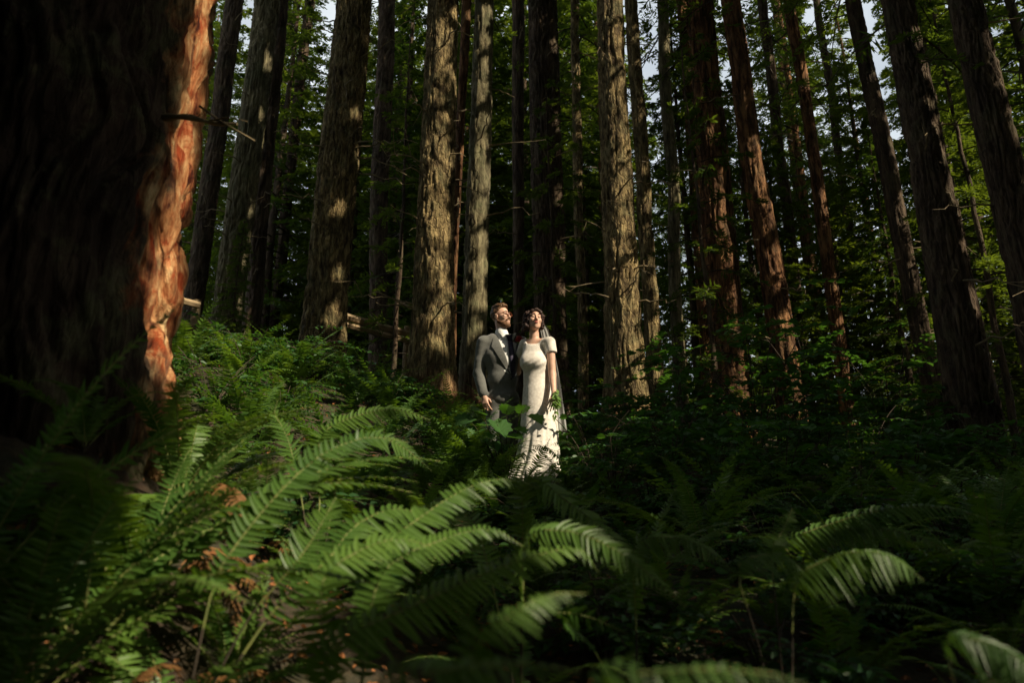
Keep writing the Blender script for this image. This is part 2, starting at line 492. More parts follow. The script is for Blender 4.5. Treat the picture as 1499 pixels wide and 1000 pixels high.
FULL = [(18, crown_mesh(11, 1.2, 18, 3.0, 170, 22, 10, .03), stem_mesh(18, .17, 1, M['fir_dark'])),
        (22, crown_mesh(12, 2.5, 22, 3.3, 185, 22, 10, .03), stem_mesh(22, .21, 2, M['fir_dark'])),
        (14, crown_mesh(13, 0.7, 14, 2.6, 150, 20, 10, .028), stem_mesh(14, .14, 3, M['fir_dark'])),
        (26, crown_mesh(14, 5.0, 26, 3.1, 180, 22, 10, .03), stem_mesh(26, .23, 4, M['redwood'])),
        (12, crown_mesh(15, 1.5, 12, 2.0, 46, 16, 11, .02, .35, .55, .5), stem_mesh(12, .07, 5, M['fir_dark']))]
TALL = [crown_mesh(21, 15, 31, 3.4, 75, 14, 8, 0.026, name='crown'), crown_mesh(22, 17, 34, 3.6, 80, 14, 8, 0.026, name='crown')]
SPARSE = [crown_mesh(31, 3.5, 27, 2.0, 62, 11, 9, 0.02, 0.4, 0.6, 0.5), crown_mesh(32, 6.0, 28, 2.3, 66, 12, 9, 0.02, 0.45, 0.6, 0.5)]

def far_tree(kind, x, y, s, rz, label, cat, group, z=None):
    H, cm, sm = FULL[kind]
    o = empty('conifer_tree', (x, y, float(ground_h(x, y)) - 0.1 if z is None else z), label, cat, group)
    o.rotation_euler = (0, 0, rz)
    o.scale = (s, s, s)
    link('trunk', sm, o); link('crown', cm, o)
    return o

# ---------------------------------------------------------------- trunks that the photograph shows one by one
def trunk_mesh(L, P1, r0, r1, seed, mat, seg=72, dz=0.05, zfine=10.5, amp=0.035, freq=9.0, flare=0.35, Htop=30, shag=0.0, wob=0.03, zf=0.12):
    """local coordinates, foot at the origin; passes P1 (relative) where its radius is r1"""
    z = np.concatenate([np.arange(-0.7, zfine, dz), np.linspace(zfine, Htop, 22)[1:]])
    t = z / P1[2]
    r = np.clip(r0 + (r1 - r0) * t, 0.03 + 0.15 * r0, None)
    r = np.where(z > zfine, r * np.clip(1 - (z - zfine) / (Htop - zfine), 0.04, 1), r)
    r = r * (1 + flare * np.exp(-np.clip(z, 0, 9) / 0.45))
    C = np.outer(t, np.asarray(P1))
    C[:, 2] = z
    wv = np.stack([fbm(np.stack([z * 0.35, z * 0 + seed, z * 0], 1), 2, seed), fbm(np.stack([z * 0.35, z * 0 + seed, z * 0], 1), 2, seed + 5)], 1) - .5
    C[:, :2] += wv * wob * 2 * np.clip(z, 0, 1)[:, None]
    th = np.arange(seg) / seg * 2 * math.pi
    cx, sy = np.cos(th), np.sin(th)
    rr = np.maximum(r0, 0.12)
    N = np.stack([np.broadcast_to(cx * rr, (len(z), seg)), np.broadcast_to(sy * rr, (len(z), seg)), np.broadcast_to(z[:, None], (len(z), seg))], -1)
    wig = (fbm(N * [2, 2, 1.5], 2, seed + 3) - .5)[..., None] * [0.25, 0.25, 0]
    A = N + wig
    rid = 1 - np.abs(2 * vnoise(A * [freq, freq, freq * zf], seed) - 1)
    rid2 = 1 - np.abs(2 * vnoise(A * [freq * 2.1, freq * 2.1, freq * zf * 2.2] + 7, seed + 1) - 1)
    fine = fbm(A * [freq * 3, freq * 3, freq * zf * 5], 2, seed + 2)
    d = amp * (-(np.clip(rid, .62, 1) - .62) * 2.9 - (np.clip(rid2, .7, 1) - .7) * 1.5 + 0.7 * (fine - .5))
    lob = (fbm(N * [2.2, 2.2, 0.25], 2, seed + 9) - .5) * 0.22 * r0
    root = np.exp(-np.clip(z, 0, 9) / 0.5)[:, None] * (fbm(N * [3.5, 3.5, 0.3], 2, seed + 8) - .4) * 0.5 * r0
    d = d + lob + root
    if shag:
        fl = fbm((N + wig) * [11, 11, 2.6], 4, seed + 20)
        d = d + shag * (fl - .5) * 2 + shag * 0.9 * np.clip((fl - .5) * 9, -.5, .5)
    k = np.where(z > zfine, 0.3, 1.0)[:, None]
    rad = r[:, None] + d * k
    V = np.stack([C[:, 0:1] + rad * cx, C[:, 1:2] + rad * sy, np.broadcast_to(z[:, None], rad.shape)], -1).reshape(-1, 3)
    return V, grid_quads(len(z), seg)
def dead_twigs(rng, P1, r0, r1, n, zr, lr=(0.35, 1.25), down=0.2):
    """one list entry per dead branch: a bent pale stick with a few side twigs"""
    out = []
    for i in range(n):
        z = rng.uniform(*zr)
        t = z / P1[2]
        az = rng.uniform(-math.pi * 1.05, math.pi * 0.05)
        hz = np.array([math.cos(az), math.sin(az), 0])
        r = max(0.05, r0 + (r1 - r0) * t)
        L = rng.uniform(*lr)
        s = np.linspace(0, 1, 8)
        c = np.array([P1[0] * t, P1[1] * t, z]) + hz * r * 0.8
        B = c + hz * (s * L)[:, None] + rng.normal(0, .06, (8, 3)) * L * s[:, None]
        B[:, 2] += L * (rng.uniform(-.3, .35) * s - down * s ** 2)
        G = Geo()
        G.tube(B, np.linspace(0.017, 0.005, 8), 4)
        for k in range(rng.integers(0, 3)):
            j = rng.integers(3, 7)
            d = unit(hz + rng.normal(0, .6, 3))
            G.tube(np.stack([B[j], B[j] + d * L * .2 + [0, 0, -.01], B[j] + d * L * .38]), [0.006, .004, .002], 3)
        out.append(G)
    return out
TRUNKS = [
 # name key, bottom px,py, top px (at y=0), width bottom, width top, Y, material, label, options
 ('fir_tree', 282, 470, 343, 34, 30, 16.5, 'fir_dark', 'thin dark conifer trunk just beyond the huge red-barked foreground trunk', dict(dead=5, crown=1)),
 ('fir_tree', 333, 452, 392, 47, 41, 14.0, 'fir_grey', 'grey conifer trunk with narrow sunlit patches, second beyond the huge red-barked trunk', dict(dead=7, crown=0)),
 ('fir_tree', 366, 455, 412, 30, 24, 15.0, 'fir_dark', 'blackish trunk touching the grey trunk with narrow sunlit patches', dict(dead=3, crown=1)),
 ('fir_tree', 402, 470, 455, 20, 17, 22.0, 'fir_dark', 'slim dark trunk in deep shade beside the big red-footed fir', dict(crown='s')),
 ('fir_tree', 470, 520, 518, 76, 60, 10.8, 'fir', 'big shaded fir with a red foot, in front of pale fence rails', dict(dead=8, crown=0)),
 ('fir_tree', 552, 500, 566, 32, 30, 17.0, 'fir_dark', 'black shaded trunk standing behind the pale fence rails', dict(dead=5, crown=1)),
 ('fir_tree', 632, 530, 648, 74, 54, 10.6, 'fir', 'thick plated fir trunk sunlit along its rough bark, behind the groom', dict(dead=9, crown=0)),
 ('fir_tree', 661, 545, 682, 12, 17, 12.2, 'redwood', 'very slim pinkish sunlit stem between the plated fir and the smooth grey fir', dict(dead=4, crown='s', flare=0.1)),
 ('fir_tree', 694, 540, 707, 44, 34, 11.6, 'fir_grey', 'smooth grey-green fir trunk rising right behind the groom\'s head', dict(dead=8, crown=1)),
 ('fir_tree', 762, 510, 760, 20, 21, 14.5, 'fir_dark', 'narrow dim trunk rising between the heads of the couple', dict(dead=3, crown=1)),
 ('fir_tree', 808, 555, 795, 58, 50, 13.6, 'fir_dark', 'broad black trunk in deep shade behind the bride', dict(dead=3, crown=0)),
 ('fir_tree', 853, 560, 843, 19, 15, 16.0, 'fir', 'slim half-lit trunk just before the tallest brightly lit fir', dict(dead=4, crown='s')),
 ('fir_tree', 919, 612, 893, 72, 45, 10.9, 'fir', 'brightest and tallest plated fir trunk, sunlit from foot to frame top', dict(dead=9, crown=1)),
 ('fir_tree', 962, 600, 923, 30, 24, 12.6, 'fir', 'thinner fir trunk with bands of light, touching the brightest fir', dict(dead=5, crown=0)),
 ('fir_tree', 1000, 600, 970, 22, 19, 14.0, 'fir_grey', 'slim dim trunk second beyond the brightest fir', dict(dead=3, crown='s')),
 ('fir_tree', 1038, 610, 1000, 23, 20, 14.6, 'redwood', 'dark reddish trunk beside the lit flared redwood foot', dict(dead=2, crown='s')),
 ('redwood_tree', 1077, 632, 1024, 62, 42, 12.2, 'redwood', 'dark redwood whose furrowed foot glows in the sun', dict(dead=3, crown='s')),
 ('redwood_tree', 1161, 625, 1069, 46, 32, 11.8, 'redwood', 'leaning redwood with a copper sunlit streak halfway up', dict(dead=3, crown='s')),
 ('redwood_tree', 1180, 560, 1118, 20, 16, 17.0, 'fir_dark', 'thin black trunk directly behind the copper-streaked redwood', dict(crown='s')),
 ('redwood_tree', 1245, 630, 1158, 24, 19, 15.0, 'redwood', 'slender leaning trunk dotted with small orange lights', dict(dead=4, crown='s')),
 ('redwood_tree', 1280, 600, 1195, 15, 12, 18.5, 'fir_dark', 'thinnest dark trunk before the bright leafy clearing', dict(dead=2, crown='s')),
 ('redwood_tree', 1392, 690, 1247, 36, 26, 11.5, 'fir_dark', 'long dark trunk leaning beside the massive black trunk, flecked with light', dict(dead=4, crown='s')),
 ('redwood_tree', 1440, 690, 1313, 84, 46, 9.4, 'fir_dark', 'massive black trunk with a dull brown lit flank', dict(dead=3, crown='s', lift=1)),
 ('redwood_tree', 1570, 690, 1412, 84, 50, 8.6, 'fir_dark', 'thick leaning trunk with a lit flank at the frame edge', dict(dead=2, crown='s', lift=1)),
]
TR = []
for i, (nm, xb, yb, xt, wb, wt, Y, mat, label, op) in enumerate(TRUNKS):
    wb, wt = wb * .86, wt * .86
    rng = np.random.default_rng(100 + i)
    P0 = at(xb, yb, Y); P1 = at(xt, 0, Y)
    gz = float(ground_h(P0[0], P0[1]))
    # slide the foot along the trunk's line down (or up) to the ground
    d = (P1 - P0) / (P1[2] - P0[2])
    F0 = P0 + d * (gz - P0[2])
    r0 = wb / 2 / FPX * depth(P0); r1 = wt / 2 / FPX * depth(P1)
    r0 = r0 + (r1 - r0) * (F0[2] - P0[2]) / (P1[2] - P0[2])
    rel = P1 - F0
    o = empty(nm, F0, label, 'tree')
    big = wb > 40
    V, Q = trunk_mesh(None, rel, r0, r1, 40 + i, None, seg=112 if big else 56, dz=0.035 if big else 0.07,
                      zfine=rel[2] + 1.0, amp=min(0.036, 0.14 * r0), freq=(14 if big else 17) * rng.uniform(.75, 1.35), flare=op.get('flare', 0.45 if big else .3), wob=0.02 + 0.04 * (not big))
    link('trunk', mesh_data('trunk', V, Q, M[mat], True), o)
    for Gd in dead_twigs(rng, rel, r0, r1, int(op.get('dead', 0) * 1.7), (1.5, rel[2])):
        Gd.build('dead_branch', M['deadwood'], o)
    c = op.get('crown')
    cm = SPARSE[i % 2] if c == 's' else TALL[c]
    cr = link('crown', cm, o, (rel[0] / rel[2] * 14, 0, 2.5 if c == 's' else 1.0))
    cr.rotation_euler = (0, 0, rng.uniform(0, 6))
    TR.append((F0, P1, r0))

# the huge foreground trunk
Yh = 3.1
P0 = at(14, 590, Yh); P1 = at(112, 0, Yh)
gz = float(ground_h(P0[0], P0[1]))
F0 = P0 + (P1 - P0) / (P1[2] - P0[2]) * (gz - P0[2])
hero = empty('redwood_tree', F0, 'huge foreground redwood trunk with shaggy red bark lit in one strip', 'tree')
rel = P1 - F0
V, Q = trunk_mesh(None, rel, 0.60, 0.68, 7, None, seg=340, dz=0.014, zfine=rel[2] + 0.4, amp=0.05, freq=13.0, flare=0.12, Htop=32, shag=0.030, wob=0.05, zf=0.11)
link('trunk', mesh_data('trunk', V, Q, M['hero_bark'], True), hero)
HERO_F0 = F0
G = Geo()
a, b_ = at(240, 172, Yh - 0.25), at(347, 181, Yh - 0.3)
G.tube(spline([a, at(275, 171, Yh - .3), at(312, 180, Yh - .28), b_], 10) - F0, np.linspace(0.017, 0.007, 10) * (1 + .25 * np.sin(np.arange(10) * 2.1)), 7)
G.build('dead_branch', M['deadwood'], hero, smooth=True)
G = Geo()
G.tube(spline([at(292, 155, Yh - .25), at(325, 178, Yh - .3), at(373, 206, Yh - .32)], 10) - F0, np.linspace(0.006, 0.003, 10), 5)
G.tube(spline([at(300, 178, Yh - .28), at(335, 172, Yh - .33), at(362, 178, Yh - .36)], 8) - F0, np.linspace(0.005, 0.002, 8), 5)
G.build('dead_branch', M['deadwood'], hero, smooth=True)
cr = link('crown', TALL[0], hero, (0, 0, 4))
# ---------------------------------------------------------------- sun beams along which the added canopy is cut open
eu = unit(np.cross(S, [0, 0, 1.0])); ev = np.cross(eu, S)
BEAMS = []
def beam(px, py, Y, r): BEAMS.append((at(px, py, Y), r))
for a in [(737, 470, 7.1, .40), (737, 515, 7.1, .40), (738, 560, 7.1, .32), (784, 475, 6.9, .40), (786, 530, 6.9, .33), (786, 580, 6.9, .33), (800, 610, 6.9, .26),
          (782, 650, 6.9, .15), (765, 690, 6.9, .09), (722, 640, 7.1, .12), (735, 690, 6.9, .1), (728, 624, 6.3, .13), (812, 670, 6.9, .14)]: beam(*a)
hs = [(290, -40), (288, 40), (283, 110), (277, 180), (268, 250), (256, 320), (238, 390), (222, 450), (214, 510), (208, 570)]
for (px, py) in hs: beam(px + 4, py, 3.17, .105)
for a in [(400, 730, 1.95, .2), (470, 655, 2.05, .2), (335, 800, 1.9, .14), (560, 630, 2.1, .13), (480, 765, 2.0, .16), (520, 800, 2.0, .12), (430, 800, 1.9, .12), (560, 850, 2.1, .10),
          (300, 520, 6, .3), (330, 560, 5, .22), (430, 495, 9, .55), (500, 500, 9, .4), (350, 500, 8, .35), (470, 530, 6.5, .2), (500, 548, 4, .1), (400, 590, 3, .12), (480, 610, 3, .1), (300, 640, 3.2, .1),
          (1270, 815, 1.9, .1), (1335, 830, 1.9, .06), (1450, 960, 1.3, .1), (1060, 985, .8, .07), (800, 870, 1.3, .06), (850, 790, 1.9, .05), (620, 935, 2.2, .1), (280, 930, 1.7, .05), (250, 855, 1.9, .06), (230, 800, 2, .05), (330, 650, 2.4, .06),
          (870, 575, 6.3, .12), (930, 590, 6.6, .1), (900, 620, 6, .07), (1000, 590, 8, .12), (700, 470, 11.3, .1), (480, 470, 10.6, .12)]: beam(*a)
rb = np.random.default_rng(77)
for py in range(60, 520, 40): beam(640 + rb.uniform(-12, 8), py, 10.35, rb.uniform(.10, .17))
for py in (20, 60, 215, 300, 345, 380, 430): beam(706 + rb.uniform(-6, 8), py, 11.4, rb.uniform(.12, .2))
for py in range(-20, 620, 38): beam(898 + 0.036 * py + rb.uniform(-12, 14), py, 10.6, rb.uniform(.2, .36))
for py in (40, 90, 150, 230, 290, 330, 480, 540): beam(930 + .06 * py, py, 12.4, rb.uniform(.1, .2))
for py in (215, 260, 320, 380, 410, 520, 545, 590): beam(1076 + .135 * py, py, 11.6, rb.uniform(.12, .2))
for (px, py) in [(1084, 545), (1085, 585), (1080, 615), (1045, 330), (1050, 375)]: beam(px, py, 12.0, .22)
for (px, py) in [(1200, 290), (1210, 390), (1225, 480), (1238, 545), (1243, 590), (1020, 360), (1035, 440), (990, 400), (1003, 520)]: beam(px, py, 14.5, rb.uniform(.08, .15))
for (px, py) in [(1335, 60), (1340, 110), (1352, 200), (1365, 240), (1392, 280), (1315, 240), (1330, 330), (1350, 420), (1380, 560)]: beam(px, py, 9.2, rb.uniform(.1, .2))
for (px, py) in [(1470, 240), (1480, 280), (1490, 320), (1440, 60), (1450, 130)]: beam(px, py, 8.4, rb.uniform(.07, .15))
for (px, py) in [(843, 100), (846, 200), (852, 330), (856, 420), (664, 330), (664, 400), (664, 480), (664, 540), (370, 110), (362, 190), (340, 330)]: beam(px, py, 14.0, rb.uniform(.12, .22))
for k in range(130):
    beam(rb.uniform(235, 860), rb.uniform(480, 700), rb.uniform(3.5, 9), rb.uniform(.03, .085))
for k in range(150):
    beam(rb.uniform(200, 1499), rb.uniform(0, 640), rb.uniform(9, 16), rb.uniform(.04, .12))
for k in range(40):
    beam(rb.uniform(230, 1499), rb.uniform(600, 980), rb.uniform(1.5, 5), rb.uniform(.015, .04))
for px in np.linspace(1185, 1455, 7):
    for py in np.linspace(390, 640, 6):
        for Yv in (13, 17, 22, 27): beam(px + rb.uniform(-20, 20), py + rb.uniform(-20, 20), Yv, rb.uniform(.5, .9))
for a in [(430, 715, 2.0, .34), (520, 690, 2.3, .3), (390, 640, 2.7, .3), (340, 570, 4.2, .4), (450, 545, 6, .6), (560, 570, 5.5, .42), (360, 520, 7, .5), (480, 820, 2.0, .2), (560, 480, 13.1, .2), (580, 486, 13.2, .2), (530, 470, 12.9, .2), (240, 860, 2.5, .1), (270, 840, 2.5, .09), (290, 900, 2.25, .09), (225, 830, 2.55, .07), (600, 935, 2.45, .1), (640, 930, 2.45, .1)]: beam(*a)
for k in range(44): beam(rb.uniform(262, 610), rb.uniform(475, 600), rb.uniform(5, 9.5), rb.uniform(.1, .26))
for a in [(540, 474, 13, .2), (515, 468, 12.8, .15), (1120, 607, 13.7, .2), (272, 440, 9.1, .15)]: beam(*a)
for k in range(46): beam(rb.uniform(300, 640), rb.uniform(560, 860), rb.uniform(1.9, 3.6), rb.uniform(.05, .13))
for k in range(22): beam(rb.uniform(1160, 1480), rb.uniform(330, 640), rb.uniform(8.5, 11), rb.uniform(.08, .2))
for k in range(34): beam(640 + rb.uniform(-16, 10), rb.uniform(40, 520), 10.35, rb.uniform(.045, .11))
for k in range(30): beam(700 + rb.uniform(-6, 14), rb.uniform(0, 460), 11.4, rb.uniform(.04, .1))
for k in range(30): beam(906 + rb.uniform(-20, 20), rb.uniform(0, 600), 10.6, rb.uniform(.06, .16))
for k in range(70): beam(rb.uniform(260, 640), rb.uniform(470, 650), rb.uniform(4, 9), rb.uniform(.07, .2))
for k in range(70): beam(rb.uniform(1140, 1490), rb.uniform(330, 640), rb.uniform(11, 20), rb.uniform(.15, .5))
for k in range(26): beam(rb.uniform(1040, 1499), rb.uniform(20, 330), rb.uniform(12, 20), rb.uniform(.1, .32))
for k in range(24): beam(rb.uniform(690, 870), rb.uniform(-20, 420), rb.uniform(15, 21), rb.uniform(.12, .35))
for k in range(20): beam(rb.uniform(300, 620), rb.uniform(-20, 420), rb.uniform(15, 21), rb.uniform(.1, .28))
BP = np.array([b[0] for b in BEAMS]); BRr = np.array([b[1] for b in BEAMS])
BUV = np.stack([BP @ eu, BP @ ev], 1)
BRr[23:57] *= 1.25
NK = 57          # the beams that light the couple, the huge trunk and the near ferns
CR = [(18, 3.0, 1.2), (22, 3.3, 2.5), (14, 2.6, .7), (26, 3.1, 5), (12, 2.0, 1.5)]
def in_beam(x, y, k, s):
    H, rad, z0 = CR[k]
    f = np.linspace(0, 1, 24)
    z = (z0 + (H - z0) * f) * s + float(ground_h(x, y))
    r = rad * s * ((1 - f) ** .75 * .95 + .06)
    q = np.stack([np.full(24, x), np.full(24, y), z], 1)
    quv = np.stack([q @ eu, q @ ev], 1)
    d = np.sqrt(((quv[:, None] - BUV[None, :NK]) ** 2).sum(-1))
    ahead = (q @ S)[:, None] > (BP[:NK] @ S)[None] - .3
    return bool(((d < r[:, None] * .85 + BRr[None, :NK]) & ahead).any())
# ---------------------------------------------------------------- the wood behind
rng = np.random.default_rng(5)
placed = []
skipped = []
def wood(n, xr, yr, kinds, smin, smax, mind, label, group, zoff=0.0):
    k = tries = 0
    while k < n and tries < n * 60:
        tries += 1
        px = rng.uniform(*xr); y = rng.uniform(*yr)
        x = (px - 749.5) / FPX * y
        if any((x - a) ** 2 + (y - b) ** 2 < mind ** 2 for a, b in placed): continue
        placed.append((x, y)); k += 1
        far_tree(int(rng.choice(kinds)), x, y, rng.uniform(smin, smax), rng.uniform(0, 6.28), label, 'tree', group)
wood(13, (240, 900), (19, 25), [0, 1, 1, 3], 0.9, 1.15, 2.0, 'dense dark conifer in the wood behind the big fir trunks', 'conifers in the wood behind the firs')
wood(25, (180, 960), (25, 42), [0, 1, 3], 1.0, 1.3, 2.4, 'dense dark conifer in the wood behind the big fir trunks', 'conifers in the wood behind the firs')
wood(8, (960, 1560), (21, 30), [0, 3, 3], 0.8, 1.1, 2.6, 'sunlit airy conifer behind the leaning trunks', 'sunlit conifers behind the leaning trunks')
wood(9, (960, 1680), (30, 60), [0, 2, 3], 0.9, 1.2, 3.0, 'sunlit airy conifer behind the leaning trunks', 'sunlit conifers behind the leaning trunks')
# conifers added behind and beside the camera to block sky light
rw = np.random.default_rng(31)
for (x, y) in [(-5.5, 0.5), (-7, -3), (-4.5, -5.5), (-1.2, -5), (2.2, -5.5), (5.5, -6.5), (-9.5, 2), (-8, 6), (-11, -2), (-6.5, -9), (-2.5, -9), (1.5, -9.5), (5, -11), (9, -10), (-10, -7), (-13, 5), (-4, -13), (3, -14), (9, -15), (13, -13), (-13, -11), (-9, 10)]:
    k, s = int(rw.choice([0, 1, 0, 1])), rw.uniform(1.0, 1.25)
    if in_beam(x, y, k, s): skipped.append((x, y)); continue
    if in_beam(x, y, k, s): skipped.append((x, y)); continue
    far_tree(k, x, y, s, rw.uniform(0, 6.28), 'unseen conifer added around the camera to block sky light', 'tree', 'added conifers around the camera')
for (x, y, k, s) in [(4.2, -4.6, 2, .9), (6.6, -5.6, 2, 1), (9, -7.2, 2, 1), (11.2, -5.2, 2, .9), (13.5, -8, 0, 1), (7.8, -9.5, 0, 1), (2.6, -3.0, 2, .5), (5, -.2, 2, .28), (6.2, 2.0, 2, .32), (8, 4, 2, .36), (10.4, 6, 2, .42), (9.2, 1.2, 2, .42), (7.2, -2.2, 2, .34), (4.4, -2.2, 2, .3), (12.5, 3.2, 2, .5), (14, 8, 2, .55), (12, -1.5, 2, .5)]:
    if in_beam(x, y, k, s): skipped.append((x, y)); continue
    far_tree(k, x, y, s, rw.uniform(0, 6.28), 'unseen conifer added around the camera to block sky light', 'tree', 'added conifers around the camera')
for k in range(16):
    if k > 11: continue
    x = -7.5 + k + rw.uniform(-.3, .3); y = -2.6 - 0.06 * abs(x) ** 1.6 * (x > 0) - (k % 2) * 1.3
    k2, s = int(rw.choice([0, 2])), rw.uniform(.85, 1.1)
    if in_beam(x, y, k2, s): skipped.append((x, y)); continue
    far_tree(k2, x, y, s, rw.uniform(0, 6.28), 'unseen conifer added around the camera to block sky light', 'tree', 'added conifers around the camera')
wood(9, (280, 960), (38, 52), [1, 3], 1.5, 1.8, 2.4, 'tall conifer far back in the wood', 'tall conifers far back in the wood')
wood(2, (1380, 1720), (20, 28), [1, 0], 1.1, 1.3, 2.2, 'sunlit airy conifer behind the leaning trunks', 'sunlit conifers behind the leaning trunks')
for (px, y, s) in [(1560, 17.5, 1.1), (1640, 15.5, 1.0), (1500, 21, 1.2)]:
    far_tree(1, (px - 749.5) / FPX * y, y, s, rng.uniform(0, 6), 'sunlit airy conifer behind the leaning trunks', 'tree', 'sunlit conifers behind the leaning trunks')
for (px, y, s, lab) in [(1062, 10.6, .62, 'spindly young hemlock with thin boughs crossing the dark redwoods'), (1490, 10.6, .75, 'spindly young hemlock beside the thick leaning edge trunk'), (820, 12.4, .6, 'spindly young hemlock against the broad black trunk behind the bride'),
                        (570, 13.2, .7, 'spindly young hemlock in the gap before the black shaded trunk')]:
    if in_beam((px - 749.5) / FPX * y, y, 4, s): skipped.append(lab); continue
    far_tree(4, (px - 749.5) / FPX * y, y, s, rng.uniform(0, 6), lab, 'tree', None)
wood(9, (1170, 1470), (15.5, 20), [2], .5, .8, 1.1, 'bushy young conifer glowing yellow green in the clearing beyond the leaning trunks', 'bushy young conifers in the clearing')
for (px, y, k, s, lab) in [(318, 9.6, 2, 0.17, 'small dark young conifer at the foot of the grey trunk beyond the huge red trunk'),
                           (1030, 14.8, 0, 0.62, 'young conifer with low boughs between the dark redwoods'),
                           (1130, 16.5, 2, 0.75, 'young conifer behind the copper-streaked leaning redwood'),
                           (1345, 14.5, 2, 0.55, 'young green conifer glowing in the clearing behind the massive black trunk'),
                           (1470, 15.5, 0, 0.7, 'young conifer filling the gap beyond the massive black trunk'),
                           (865, 19.0, 2, 0.7, 'young pale green conifer seen behind the brightest fir'),
                           (600, 19.5, 2, 0.8, 'young conifer seen between the red-footed fir and the plated fir')]:
    x = (px - 749.5) / FPX * y
    far_tree(k, x, y, s, rng.uniform(0, 6), lab, 'tree', None)

# ---------------------------------------------------------------- unseen conifers added to shade the slope; leaves culled along chosen sun spots
rngc = np.random.default_rng(9)
SP = []
for Yv in np.concatenate([np.geomspace(0.5, 17, 26)]):
    for px in np.arange(-450, 1950, 60):
        for py in np.arange(-40, 1040, 60):
            p = at(px, py, Yv)
            if p[2] > ground_h(p[0], p[1]) - 0.2: SP.append(p)
SP = np.array(SP)
CELL = 0.5
cu = np.floor(SP @ eu / CELL).astype(int); cv = np.floor(SP @ ev / CELL).astype(int); ctt = SP @ S
cells = {}
for a, b_, t in zip(cu, cv, ctt):
    for da in (-1, 0, 1):
        for db in (-1, 0, 1):
            k = (a + da, b_ + db)
            if t > cells.get(k, -99): cells[k] = t
LEAFC = []
for (a, b_), t in cells.items():
    for j in range(27):
        u = (a + rngc.uniform()) * CELL; v = (b_ + rngc.uniform()) * CELL
        base = u * eu + v * ev
        tt = max(t + 3.0, 9.0 / S[2] * 0.5) + rngc.uniform(0, 3)
        ok = False
        for _ in range(60):
            p = base + tt * S
            q = pix(p)[0]
            if p[2] > 5.5 and (q[2] < 0.3 or q[0] > 1640 or q[1] < -260): ok = True; break
            tt += 0.7
        if ok: LEAFC.append(p + S * rngc.uniform(0, 2.5))
# boughs added high over the near slope and camera to block sky light
for j in range(2300):
    p = np.array([rngc.uniform(-6, 7.5), rngc.uniform(-5, 2.4), rngc.uniform(7.2, 10.5)])
    q = pix(p)[0]
    if q[2] < 0.3 or q[1] < -400: LEAFC.append(p)
LEAFC = np.array(LEAFC)
nl = 9
n = len(LEAFC)
C = LEAFC[:, None] + rngc.normal(0, .16, (n, nl, 3))
d = unit(rngc.normal(0, 1, (n, nl, 3)) * [1, 1, .6])
w = unit(np.cross(d, rngc.normal(0, .7, (n, nl, 3)) + S))
C = C.reshape(-1, 3); d = d.reshape(-1, 3) * 0.115; w = w.reshape(-1, 3) * 0.042
uv = np.stack([C @ eu, C @ ev], 1)
keep = np.ones(len(C), bool)
for i in range(0, len(C), 20000):
    q = uv[i:i + 20000]
    dd = np.sqrt(((q[:, None] - BUV[None]) ** 2).sum(-1))
    keep[i:i + 20000] = (dd > BRr[None] * rngc.uniform(.85, 1.15, (len(q), 1)) + 0.05).all(1)
C, d, w = C[keep], d[keep], w[keep]
# share the boughs out among the unseen trees added to carry them
tp = []
for i in range(2500):
    if len(tp) > 24: break
    c = C[rngc.integers(len(C))]
    x, y = c[0] + rngc.normal(0, 1), c[1] + rngc.normal(0, 1)
    q = pix(np.array([x, y, ground_h(x, y) + 6.]))[0]
    if (q[2] < 0.2 or abs(q[0] - 749) > 1100) and abs(x) + abs(y) > 4 and all((x - a) ** 2 + (y - b_) ** 2 > 9 for a, b_ in tp):
        tz = np.stack([np.full(30, x), np.full(30, y), np.linspace(0, 18, 30)], 1)
        tuv = np.stack([tz @ eu, tz @ ev], 1)
        if (np.sqrt(((tuv[:, None] - BUV[None, :125]) ** 2).sum(-1)) < BRr[None, :125] + .3).any(): continue
        tp.append((x, y))
tp = np.array(tp)
own = np.concatenate([((C[i:i + 20000, None, :2] - tp[None]) ** 2).sum(-1).argmin(1) for i in range(0, len(C), 20000)])
for k, (x, y) in enumerate(tp):
    m = own == k
    if m.sum() < 40: continue
    base = np.array([x, y, float(ground_h(x, y)) - 0.2])
    o = empty('added_shade_conifer', base, 'added conifer outside the frame, its boughs cut to shape the sun on the slope', 'tree', 'added conifers shaping the sun outside the frame')
    c, dd, ww = C[m] - base, d[m], w[m]
    V = np.stack([c - dd, c + ww, c + dd, c - ww], 1).reshape(-1, 3)
    G = Geo(); G.add(V, np.arange(len(V)).reshape(-1, 4))
    sel = c[:: max(1, len(c) // 30)]
    nb = 0
    Gb = Geo()
    for e in sel:
        z0 = max(1.5, e[2] - 0.25 * np.hypot(e[0], e[1]))
        mid = e * 0.5 + np.array([0, 0, z0]) * 0.5 + [0, 0, .3]
        Gb.tube(np.stack([[0, 0, z0], mid, e]), [0.04, 0.025, 0.008], 4, False)
    Vb, Fb = Gb.arrays(); nb = len(Fb[0])
    Gb.add(V, np.arange(len(V)).reshape(-1, 4)); V, F = Gb.arrays()
    idx = np.ones(len(F[0]), int); idx[:nb] = 0
    H = float(c[:, 2].max()) + 1
    link('trunk', stem_mesh(H, 0.2, 60 + k, M['fir_dark']), o)
    link('crown', mesh_data('crown', V, F, ([M['branch'], M['conifer']], idx)), o)
print('canopy quads', len(C), 'trees', len(tp), 'skipped', skipped)

